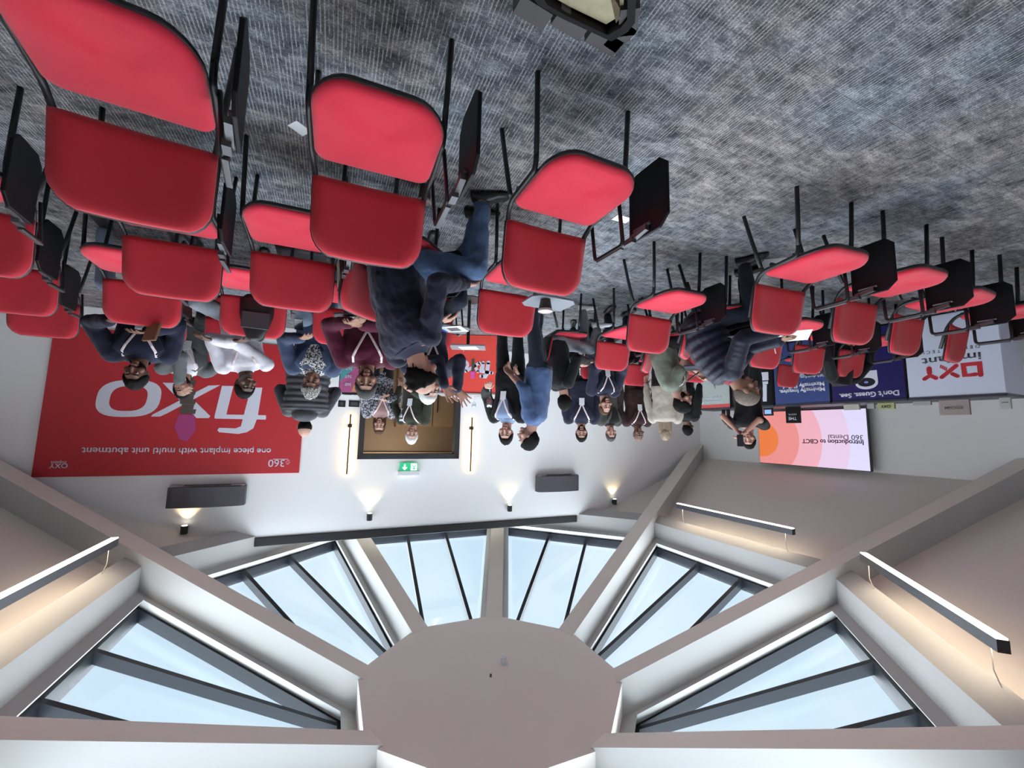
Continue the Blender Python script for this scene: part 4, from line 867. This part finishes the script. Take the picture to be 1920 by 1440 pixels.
    if beard:
        shell('beard', HAIR[beard], lambda x, y, z: (1 if (z < -.030 and y > .0 and not (abs(x) < .026 and -.066 < z < -.050)) else 0), .006, .002)
    if glasses:
        mb = MB()
        for q in (-1, 1):
            cc = [hp_((q*.033+.021*cos(2*pi*k/14), .100, .012+.016*sin(2*pi*k/14))) for k in range(15)]; mb.tube(cc, .0018*hs, 5)
            mb.tube([hp_((q*.055, .098, .015)), hp_((q*.079, .0, .012))], .0018*hs, 5)
        mb.tube([hp_((-.012, .102, .015)), hp_((.012, .102, .015))], .0018*hs, 5); mb.obj('glasses', M_BLACK, root)
    # clothes
    tn, tm = top; mb = MB(); off = {'t_shirt': .008, 'shirt': .008, 'sweater': .012, 'jacket': .020, 'blazer': .018, 'puffer_jacket': .030, 'dress': .010, 'coat': .024}.get(tn, .012)
    torso(mb, off, -.26 if tn in ('blazer', 'jacket', 'coat', 'dress') and not sit else (-.16 if not puff else -.2), .985, ripple=.020 if puff else 0)
    for sg, S, E_, T, dr in arms:
        mb.ball(S-rS*sg*.01, (.066*s+off*.6,)*3, 14, 10)
        if sleeve == 'short':
            Q = S.lerp(E_, .62); mb.cap(S, Q, .058*s+off, .054*s+off, 14)
        else:
            T2 = T if sleeve == 'long' else E_.lerp(T, .35)
            if puff:
                n_ = 7
                for (A_, B_, ra, rb) in ((S, E_, .066, .056), (E_, T2, .056, .042)):
                    for k in range(n_): c = A_.lerp(B_, (k+.5)/n_); rr = (ra*(1-k/n_)+rb*k/n_)*s+.010; mb.ball(c, (rr, rr, rr), 12, 8)
                    mb.cap(A_, B_, ra*s*.9, rb*s*.9)
            else: mb.chain([S, E_, T2], [.055*s+off, .046*s+off, .033*s+off], 14)
    if hood: c, r_, f_ = frame(.98); mb.ball(c-f_*.085+uS*.02, (.14, .085, .085), 16, 10); mb.ball(c-f_*.03+uS*.05, (.10, .09, .05), 16, 10)
    remesh(mb.obj(tn, tm, root), vox*(1.1 if puff else 1.2), 2 if not puff else 1, fold if not puff else .010)
    if tn in ('shirt', 'sweater', 't_shirt', 'jacket', 'blazer', 'coat', 'puffer_jacket'):
        mb = MB(); R = []
        for t, w in ((.955, .0), (1.0, .0), (1.05, -.003), (1.06, -.010)): R.append([surf(min(t, 1.03), 360*q/20, off*.7+w)+(uS*(max(0, t-1.03))*.5) for q in range(20)])
        mb.rings(R, caps=False); mb.obj('collar', shirt or tm, root, smooth=True)
    if shirt and tn in ('blazer', 'jacket', 'coat'):
        def panel(t0, t1, w0, w1, o_, n=6):
            V = []; Fc = []
            for j in range(n+1):
                k = j/n; t = t0+(t1-t0)*k; w = w0+(w1-w0)*k
                for q in range(5): V.append(surf(t, w*(q-2)/2, off+o_))
            for j in range(n):
                for q in range(4): a = j*5+q; Fc.append((a, a+1, a+6, a+5))
            return V, Fc
        mb = MB(); V, Fc = panel(.98, .42, 42, 7, .006); n = len(V); V2 = [v-fS*.006 for v in V]; mb.add(V, Fc); mb.add(V2, Fc); mb.obj('shirt_front', shirt, root, smooth=True)
        for sg in (-1, 1):
            mb = MB(); pts = [surf(t, sg*(44-30*(1-(t-.45)/.53)), off+.011) for t in (.98, .85, .72, .58, .45)]; mb.tube(pts, [.012, .026, .028, .020, .006], 8, .22, tuple(fS)); mb.obj('lapel', tm, root, smooth=True)
    if lanyard:
        for sg in (-1, 1):
            mb = MB(); pts = [surf(1.0, sg*70, off+.006), surf(.94, sg*32, off+.012), surf(.80, sg*19, off+.012), surf(.63, sg*9, off+.013), surf(.47, sg*1, off+.013)]
            mb.tube(pts, .0095, 6, .25, tuple(fS)); mb.obj('lanyard', mat('white pink lanyard', (.78, .66, .68), .6), root)
        if badge: mb = MB(); c = surf(.40, 0, off+.018); mb.obox(c, rS*.036, fS*.003, uS*.05); mb.obj('badge', M_WHITE, root)
    if not upper_only:
        mb = MB(); tm2 = trousers or cloth('black trousers', (.012, .012, .014))
        hk = 1.0+(fat-1)*.6
        R = [[surf(t, 360*q/24, .004+.010*(t < .05)) for q in range(24)] for t in (.12, .05, -.05, -.11)]; mb.rings(R)
        mb.ball(P0+Vector((0, .0, -.03)), (.165*s*hk, .125*s*hk, .10*s), 18, 12)
        for hp0, (K, A) in zip(hips, legs):
            mb.cap(hp0, K, .088*s*hk, .064*s, 16); mb.cap(K, A+(K-A).normalized()*.02, .063*s, .050*s, 16)
        remesh(mb.obj(tname, tm2, root), vox*1.3, 2, fold)
        for (K, A) in legs:
            fd = (K-hips[0]); fd = Vector((0, 1, 0)) if not sit else Vector((fd.x*.3, fd.y, 0)).normalized()
            if sit and abs((K-A).y) > .3: pass
            sh = MB(); g = A+Vector((0, 0, -A.z))
            R = []
            for t, w, hh in ((-.075, .018, .03), (-.06, .034, .07), (0, .038, .085), (.05, .040, .07), (.11, .048, .05), (.16, .044, .042), (.19, .022, .022)):
                c = g+fd*t; sd = Vector((fd.y, -fd.x, 0)); z0 = A.z-.09
                R.append([c+sd*(w*s*cos(a))+Vector((0, 0, max(.004, z0+.004+(hh*(.5+.5*sin(a)))))) for a in [2*pi*q/12 for q in range(12)]])
            sh.rings(R); sh.obj(shoesN, shoes, root, smooth=True)
    root['_'] = 0; del root['_']
    return root
def root_inv(root, w):
    M_ = Matrix.Translation(root.location) @ Matrix.Rotation(root.rotation_euler.z, 4, 'Z'); return M_.inverted() @ w
def Lc(loc, az, w):   # world point -> local of a person standing at loc, facing az
    M_ = Matrix.Translation((loc[0], loc[1], 0)) @ Matrix.Rotation(-radians(az), 4, 'Z'); return M_.inverted() @ Vector(w)

K_NAVY = cloth('navy wool', (.024, .026, .058)); K_BLACK = cloth('black cloth', (.010, .010, .012)); K_WHITE = mat('white cotton', (.58, .58, .62), .8, bump=.4, bscale=300)
K_GREY = cloth('mid grey jersey', (.17, .18, .19)); K_BLUEB = cloth('slate blue wool', (.075, .105, .20)); K_MAROON = cloth('maroon knit', (.13, .012, .040)); K_KHAKI = cloth('beige chino', (.48, .39, .28))
K_DENIM = cloth('mid blue denim', (.11, .19, .36), var=.35, vs=30); K_DDENIM = cloth('dark denim', (.022, .028, .050), var=.3, vs=30); K_LTGREY = cloth('pale grey cotton', (.38, .40, .46)); K_LBLUE = cloth('pale blue denim', (.36, .44, .60))
K_PUFF = cloth('charcoal quilted nylon', (.070, .072, .085), rough=.5); K_NPUFF = cloth('navy quilted nylon', (.014, .016, .042), rough=.45); K_OLIVE = cloth('dark olive cotton', (.040, .045, .030)); K_BLUEP = cloth('blue knit', (.10, .17, .36)); K_SAGE = cloth('sage green jersey', (.22, .25, .20))
K_BROWNS = cloth('dark brown suiting', (.055, .022, .022)); K_GREYJ = cloth('grey brown jacket cloth', (.10, .095, .085)); K_BEIGE = cloth('cream knit', (.62, .55, .47)); K_STRIPE = mat('white shirt with fine stripes', (.60, .58, .64), .8, var=.12, vscale=40, bump=.5, bscale=200); K_PRINT = fleck('black and white print', (.62, .62, .62), (.02, .02, .03), 70, .5); K_PRINT2 = fleck('black white pattern blouse', (.5, .5, .52), (.015, .015, .02), 38, .5)
K_MARL = fleck('grey patterned wool', (.35, .35, .38), (.03, .03, .05), 45, .5)
def P(label, px, Y, az, **k):
    """px, pz: where the pelvis is seen"""
    loc = (at(px, 720, Y).x, Y); return person(label, loc, az, **k)
CAMAZ = lambda loc: math.degrees(atan2(-loc[0], -loc[1]))
# front row of listeners
person('man in navy blazer with white lanyard holding a phone, seated before the banner', (3.20, 3.62), -150, lean=.28, side=.05, head=(-8, -16, 0), hr=(.10, .34, .84), hl=(-.16, .34, .80), skin='brown', hair='black', style='short', top=('blazer', K_NAVY), shirt=cloth('navy shirt', (.02, .025, .06)), trousers=K_LBLUE, lanyard=True, beard='black', legs=[((.16, .42, .52), (.20, .36, .09)), ((-.18, .42, .52), (-.24, .40, .09))], fat=1.1)
person('man in grey jacket holding a hand to his mouth, between navy blazer and striped shirt', (3.42, 4.42), -148, lean=.22, head=(6, 6, 0), hr=(.30, .20, .86), hl=(-.02, .22, 1.16), hl_dir=(Vector((.5, 0, .6)), Vector((.2, -1, 0))), skin='mid', hair='black', style='receding', top=('blazer', K_GREY), shirt=K_STRIPE, trousers=K_BLACK, beard='black', lanyard=True)
person('man in striped white shirt with lanyard and grey trousers', (2.60, 3.98), -152, lean=.16, side=.16, head=(28, 0, 0), hr=(-.16, .34, .86), hl=(-.02, .32, .84), skin='dark', hair='black', style='short', top=('shirt', K_STRIPE), trousers=K_LTGREY, lanyard=True, badge=False, legs=[((.16, .42, .53), (.16, .36, .09)), ((-.30, .40, .56), (-.34, .46, .10))])
person('grey haired man in slate blue blazer looking down at his phone', (1.95, 4.17), -158, lean=.24, head=(0, -30, 0), hr=(.14, .34, .78), hl=(-.12, .36, .78), skin='mid', hair='salt', style='curly', top=('blazer', K_BLUEB), shirt=K_PRINT, trousers=K_LBLUE, lanyard=False)
person('man in maroon sweater with white lanyard and beige trousers holding a notebook', (1.20, 3.48), -163, lean=.26, side=.05, head=(0, -4, 0), hr=(-.02, .33, .80), hl=(-.12, .36, .80), skin='mid', hair='darkgrey', style='short', top=('sweater', K_MAROON), trousers=K_KHAKI, lanyard=True, badge=False, fat=1.15, beard='darkgrey', legs=[((.12, .46, .53), (.16, .52, .09)), ((-.15, .46, .53), (-.18, .52, .09))], s=1.04)
# the man in jeans, seated sideways, back towards us
m7 = (.72, 2.60)
person('large man in dark navy sweater and blue jeans seated sideways with his back turned', m7, -78, s=1.10, fat=1.30, lean=.26, side=-.05, twist=34, head=(22, -34, 0), hl=(-.12, .42, .66), hr=(.34, .28, .80), skin='light', hair='black', style='crown', top=('sweater', K_NAVY), trousers=K_DENIM, tname='jeans', vox=.008,
       legs=[((.15, .48, .52), (.12, .50, .09)), ((-.11, .50, .55), (-.10, .52, .09))], fold=.035)
person('man in navy sweater raising both open hands, hidden behind the large man', (.72, 3.72), -150, lean=.10, head=(6, 0, 0), elbow=.05, hr=(.17, .32, 1.24), hl=(.03, .36, 1.22), hr_dir=(Vector((.55, .1, .75)), Vector((-.2, 1, 0))), hl_dir=(Vector((.5, .1, .8)), Vector((.2, 1, 0))), curl=8, spread=14, skin='light', hair='white', style='short', top=('sweater', K_NAVY), trousers=K_DDENIM, lanyard=True, s=1.02)
# standing people
person('person in charcoal puffer jacket standing with back turned before the banner', (at(575, 760, 4.9).x, 4.9), 18, 'stand', s=1.0, fat=1.35, head=(10, 10, 0), lean=-.02, skin='light', hair='black', style='bald', top=('puffer_jacket', K_PUFF), puff=True, hood=True, hr=(.20, .28, 1.15), hl=(-.20, .28, 1.15), faceless=True)
person('woman in long black coat with grey patterned scarf sleeves standing in the doorway', (at(712, 760, 6.1).x, 6.1), -150, 'stand', s=.98, skin='light', hair='brown', style='long', top=('coat', K_MARL), shirt=cloth('pink top', (.5, .3, .3)), trousers=K_BLACK, hr=(.06, .25, 1.18), hl=(-.08, .26, 1.14), head=(-15, -8, 0), lanyard=True)
person('white haired man in dark olive shirt standing before the doorway', (at(778, 760, 5.9).x, 5.9), 165, 'stand', s=1.05, fat=1.1, skin='light', hair='white', style='short', top=('shirt', K_OLIVE), trousers=K_BEIGE, hr=(.12, .30, 1.10), hl=(-.30, -.06, 1.0), head=(30, -8, 0), lanyard=True)
person('man in black suit holding a wine glass beside the red kiosk', (at(955, 760, 4.85).x, 4.85), 150, 'stand', s=1.02, skin='light', hair='black', style='short', top=('blazer', K_BLACK), shirt=cloth('pale blue shirt', (.30, .40, .62)), trousers=K_BLACK, hl=(-.12, .30, 1.12), hr=(.20, .10, .98), head=(20, -10, 0), lanyard=True)
person('man in blue sweater and dark jeans seen from the side beside the black suit', (at(1006, 760, 4.28).x, 4.28), 78, 'stand', s=1.04, fat=1.05, skin='light', hair='black', style='short', top=('sweater', K_BLUEP), trousers=K_DDENIM, hl=(-.04, .25, 1.0), hr=(.06, .26, 1.02), head=(5, -4, 0), sleeve='three')
person('man in navy blazer with lanyard standing behind the seated pair', (at(1090, 760, 5.8).x, 5.8), 172, 'stand', s=1.0, skin='mid', hair='black', style='short', beard='black', top=('blazer', K_NAVY), shirt=K_NAVY, trousers=K_BLACK, head=(0, 0, 0), lanyard=True)
person('man in grey brown jacket standing beside the brown suit', (at(1140, 760, 6.7).x, 6.7), -150, 'stand', s=1.0, skin='light', hair='darkgrey', style='short', top=('jacket', K_GREYJ), shirt=K_BLACK, trousers=K_BLACK, head=(-30, -6, 0))
person('bald man in dark brown suit with lanyard and badge standing by the wall', (at(1192, 760, 6.75).x, 6.75), -172, 'stand', s=1.0, skin='brown', hair='black', style='bald', top=('blazer', K_BROWNS), shirt=K_BROWNS, trousers=K_BROWNS, hr=(.30, .05, .92), hl=(-.30, .05, .92), head=(0, -6, 0), lanyard=True)
person('woman with long grey blond hair in cream top standing with her back turned', (at(1246, 760, 6.0).x, 6.0), -25, 'stand', s=.97, skin='light', hair='blond', style='long', top=('sweater', K_BEIGE), trousers=K_BLACK, head=(0, 5, 0), faceless=True)
person('dark haired person in black standing between cream top and pale counter', (at(1283, 760, 6.6).x, 6.6), -60, 'stand', s=.93, skin='brown', hair='black', style='short', top=('jacket', K_BLACK), trousers=K_BLACK, head=(0, -10, 0))
# seated pair and others in the middle
person('seated man in black sweater and light grey trousers turned to his neighbour', (-.60, 4.76), -75, lean=.18, head=(60, -10, 0), hr=(.10, .32, .78), hl=(-.10, .34, .76), skin='light', hair='black', style='short', top=('sweater', K_BLACK), trousers=K_LTGREY, lanyard=True, shoes=M_WHITE, legs=[((.12, .42, .54), (.12, .40, .09)), ((-.04, .42, .60), (-.02, .52, .34))])
person('seated bearded man in navy suit with lanyard in the middle rows', (-1.30, 5.50), -160, lean=.12, head=(-6, 0, 0), skin='light', hair='brown', style='receding', beard='brown', top=('blazer', K_NAVY), shirt=K_NAVY, trousers=K_NAVY, lanyard=True)
person('man in sage green t-shirt looking at a phone, laptop on his lap', (-1.86, 4.74), -118, lean=.26, head=(4, -22, 0), hr=(.06, .38, .92), hl=(-.02, .38, .90), skin='light', hair='black', style='short', beard='black', top=('t_shirt', K_SAGE), sleeve='short', trousers=K_BLACK, fat=1.2, s=1.03, lanyard=True, badge=False)
person('bald man in navy puffer jacket bending over to write on white paper', (-1.86, 3.78), -118, lean=.52, side=.04, head=(0, -34, 0), hr=(.06, .62, .74), hl=(-.26, .56, .72), skin='mid', hair='grey', style='buzz', top=('puffer_jacket', K_NPUFF), puff=True, trousers=K_DDENIM, glasses=True, fat=1.2, s=1.10, curl=55, shirt=cloth('red collar lining', (.30, .03, .06)))
# presenter
person('presenter in black dress photographing with a raised phone before the screen', (at(1402, 760, 5.6).x, 5.6), 140, 'stand', s=1.02, skin='light', hair='black', style='short', top=('dress', K_BLACK), sleeve='short', trousers=K_BLACK, hr=(.0, .34, 1.55), hl=(-.10, .32, 1.50), head=(0, 0, 0), lean=.02, curl=60)

# ------------------------------------------------------------------ small things people carry or left on chairs
def cup(loc, label, r=.042, h=.11):
    o = empty('coffee_cup', loc, 0, label, 'cup'); mb = MB(); mb.lathe(loc, [(r*.72, 0), (r, h), (r*.95, h), (r*.9, h-.003)], 20); keep(mb.obj('cup_body', mat('kraft brown cup', (.06, .045, .04), .6), smooth=False), o)
    mb = MB(); mb.lathe(loc, [(r*1.06, h-.004), (r*1.06, h+.010), (r*.9, h+.014), (r*.85, h+.010), (.001, h+.010)], 20); keep(mb.obj('lid', mat('pale lid', (.52, .42, .41), .5)), o); return o
def chair_pt(x, y, az, lx, ly, z):
    a = radians(az); return Vector((x+cos(a)*lx+sin(a)*ly, y-sin(a)*lx+cos(a)*ly, z))
cup(chair_pt(-.07, 2.985, -156, .06, .33, .701), 'dark coffee cup with pale lid on the raised grey tablet', .047, .075)
p = at(800, 350, 2.02); cup(Vector((p.x, p.y, .0)) if False else Vector((*floor_at(797, 348)[:2], .0005)), 'dark coffee cup with pale lid on the floor behind a front chair')
def slab(name, c, w, h, t, rz, m, label, cat, tilt=0, parts=None):
    o = bpy.data.objects.new; mb = MB(); mb.box(-w/2, w/2, -h/2, h/2, 0, t); ob = mb.obj(name, m, bevel=.002); ob.location = c; ob.rotation_euler = (tilt, 0, rz); return tag(ob, label, cat)
K_SCREEN = mat('dark glass', (.01, .012, .018), .15)
c = chair_pt(-1.92, 3.80, -122, .02, .48, .715); slab('paper_sheet', c, .42, .62, .003, radians(122), M_WHITE, 'large white sheet the man in the navy puffer jacket writes on', 'paper')
mb = MB(); mb.tube([c+Vector((-.06, .02, .02)), c+Vector((-.10, .05, .13))], .005, 8); tag(mb.obj('pen', M_WHITE), 'white pen in the hand of the man in the puffer jacket', 'pen')
c = chair_pt(.72, 3.82, -160, .12, .27, .7015); o = empty('brochure', c, 0, 'white and blue brochure on a raised chair tablet, left of the red kiosk', 'brochure')
mb = MB(); mb.box(-.15, .15, -.10, .10, 0, .004); b = mb.obj('cover', M_WHITE, o); mb = MB(); mb.box(.05, .15, -.10, .10, .0041, .006); mb.obj('blue_print', mat('blue print', (.03, .07, .45), .5), o); mb = MB(); mb.box(-.10, .0, -.05, .05, .0041, .006); mb.obj('grey_print', M_GREYM, o); o.rotation_euler = (0, 0, .3)
c = chair_pt(1.46, 3.56, -160, .14, .30, .7015); o = empty('notebook', c, -.5, 'open cream notebook held over a chair tablet by the man in maroon', 'notebook')
mb = MB(); mb.hexa([(-.12, -.09, .002), (0, -.09, .0), (0, .09, 0), (-.12, .09, .002), (-.12, -.09, .02), (0, -.09, .008), (0, .09, .008), (-.12, .09, .02)]); mb.obj('left_page', mat('cream paper', (.55, .50, .30), .7), o)
mb = MB(); mb.hexa([(0, -.09, .0), (.12, -.09, .03), (.12, .09, .03), (0, .09, 0), (0, -.09, .008), (.12, -.09, .045), (.12, .09, .045), (0, .09, .008)]); mb.obj('right_page', mat('white paper', (.6, .6, .56), .7), o)
c = chair_pt(1.46, 3.56, -160, .0, .22, .7015)+Vector((.03, 0, 0)); mb = MB()
for q in (-1, 1): mb.tube([Vector((q*.032+.022*cos(2*pi*k/12), .0, .024+.02*sin(2*pi*k/12))) for k in range(13)], .003, 5)
mb.tube([(-.012, 0, .024), (.012, 0, .024)], .003, 5); ob = mb.obj('spectacles', M_BLACK); ob.location = c; tag(ob, 'pair of dark spectacles lying by the notebook of the man in maroon', 'glasses')
# wine glasses
p = at(869, 668, 4.9); tbz = .73
o = empty('side_table', (p.x, p.y, 0), 0, 'small grey topped stand carrying a wine glass before the red kiosk', 'table')
z = at(868, 652, 4.9).z
mb = MB(); mb.box(p.x-.26, p.x+.16, p.y-.14, p.y+.14, z-.015, z); keep(mb.obj('table_top', M_SLAB2), o); mb = MB(); mb.tube([(p.x-.05, p.y, .01), (p.x-.05, p.y, z-.015)], .02, 10); keep(mb.obj('leg', M_BLACK), o)
mb = MB(); mb.lathe((p.x-.05, p.y, 0.001), [(.16, 0), (.16, .008), (.03, .016)], 20); keep(mb.obj('base', M_BLACK), o)
slab('paper_sheet', Vector((p.x-.06, p.y, z+.001)), .22, .16, .004, .2, M_WHITE, 'white sheet under the wine glass on the small stand', 'paper')
wineglass((p.x+.0, p.y, z+.006), 'clear wine glass standing on the small stand before the red kiosk', .9)
hp_ = at(918, 742, 4.42); wineglass((hp_.x, hp_.y, hp_.z-.08), 'wine glass with rose wine held by the man in the black suit', .95, wine=True)
hp_ = at(752, 780, 5.62); wineglass((hp_.x, hp_.y, hp_.z-.10), 'wine glass held between the scarf woman and the white haired man', .8)
# phones and laptop
def phone(loc, az, tilt, label):
    mb = MB(); mb.box(-.037, .037, -.005, .005, -.076, .076); ob = mb.obj('phone', K_SCREEN, bevel=.003); ob.location = loc; ob.rotation_euler = (tilt, 0, -radians(az)); return tag(ob, label, 'phone')
phone(at(560, 608, 3.72), -158, 1.1, 'black phone in the hands of the man in the slate blue blazer')
phone(at(1300, 706, 4.42), -118, .9, 'black phone in the hands of the man in sage green')
phone(at(1388, 826, 5.3), 140, 0, 'black phone held up by the presenter in front of her face')
o = at(283, 628, 3.2); mb = MB(); mb.box(-.07, .07, -.01, .01, -.10, .05); ob = mb.obj('wallet', mat('tan leather', (.16, .09, .04), .5), bevel=.006); ob.location = o; ob.rotation_euler = (.2, 0, .3); tag(ob, 'brown leather wallet case held by the man in the navy blazer', 'wallet')
lp = empty('laptop', at(1306, 716, 4.3), radians(118), 'dark open laptop in front of the man in sage green', 'laptop')
mb = MB(); mb.box(-.16, .16, -.11, .11, -.16, -.145); mb.obj('keyboard_half', mat('dark laptop', (.03, .035, .05), .4), lp); mb = MB(); mb.hexa([(-.16, .11, -.15), (.16, .11, -.15), (.16, .12, -.15), (-.16, .12, -.15), (-.16, .17, .06), (.16, .17, .06), (.16, .18, .06), (-.16, .18, .06)]); mb.obj('lid', mat('dark laptop', (.03, .035, .05), .4), lp)
# bags, coat, shoe
bg_ = Vector((*floor_at(567, 462)[:2], 0)); o = empty('laptop_bag', bg_, radians(157), 'black laptop bag with a carry handle lying behind the second row of red chairs', 'bag')
M_BAG = mat('black bag nylon', (.018, .018, .024), .6, bump=.8, bscale=200)
mb = MB(); mb.rings([[(x*k, y*k, z) for x, y in outline(.20, -.14, .14, .05, .05)] for k, z in ((.93, .002), (1, .02), (1, .07), (.93, .095), (.6, .10))]); mb.obj('bag_body', M_BAG, o, smooth=True)
mb = MB(); mb.tube(fillet([(-.07, -.14, .06), (-.06, -.20, .07), (.06, -.20, .07), (.07, -.14, .06)], .04), .009, 8); mb.obj('handle', M_BLACK, o)
hb = chair_pt(2.079, 3.303, -153, -.02, -.34, 0)
A = at(448, 560, 3.35); B_ = at(452, 632, 3.35)
o = empty('shoulder_bag', (2.079, 3.303, 0), radians(153), 'black leather bag hanging over the back of a red chair', 'bag')
mb = MB(); R = []
for z, w, d in ((.50, .085, .035), (.54, .125, .05), (.66, .125, .05), (.76, .10, .045), (.86, .06, .03), (.885, .03, .02)): R.append([(.02+w*cos(a), -.165+d*sin(a)+(.03 if z < .6 else 0), z) for a in [2*pi*q/16 for q in range(16)]])
mb.rings(R); mb.obj('bag_body', mat('black leather', (.012, .011, .013), .38, bump=.9, bscale=60), o, smooth=True)
mb = MB(); mb.tube(fillet([(-.05, -.15, .80), (-.04, -.25, .87), (.08, -.25, .87), (.09, -.15, .80)], .05), .007, 8); mb.obj('strap', M_BLACK, o)
mb = MB(); mb.obox((.02, -.108, .72), (.10, 0, 0), (0, .006, 0), (0, 0, .07)); mb.obj('flap', mat('grey leather', (.05, .055, .065), .5, bump=.9, bscale=60), o, bevel=.004)
# coat over the chair in front of the counters
x, y, az = -4.28, 4.72, -160
o = empty('draped_coat', (x, y, 0), -radians(az), 'black coat draped over a red chair below the navy counter', 'coat')
mb = MB(); R = []
for j, t in enumerate([k/10 for k in range(11)]):
    z = .94-.50*t; w = .20+.16*min(1, t*2.2)+.02*sin(t*9); R.append([(w*cos(a)*1.0, -.30+(.07+.05*t)*sin(a)+.02*sin(5*a+t*4), z-.05*abs(cos(a))**2) for a in [2*pi*q/28 for q in range(28)]])
mb.rings(R); mb.obj('coat_body', K_BLACK, o, smooth=True)
for q in (-1, 1):
    mb = MB(); mb.chain([(q*.22, -.27, .84), (q*.38, -.20, .66), (q*.40, -.14, .40)], [.07, .055, .045]); mb.obj('sleeve', K_BLACK, o, smooth=True)
f = floor_at(1452, 488); o = empty('tote_bag', (f.x, f.y, 0), .4, 'crumpled white paper bag with small print on the carpet under the right block of chairs', 'bag')
mb = MB(); mb.hexa([(-.09, -.05, .001), (.09, -.06, .001), (.10, .05, .001), (-.09, .05, .001), (-.10, -.02, .14), (.06, -.03, .09), (.06, .03, .10), (-.09, .02, .15)]); mb.obj('bag_body', M_WHITE, o, bevel=.006)
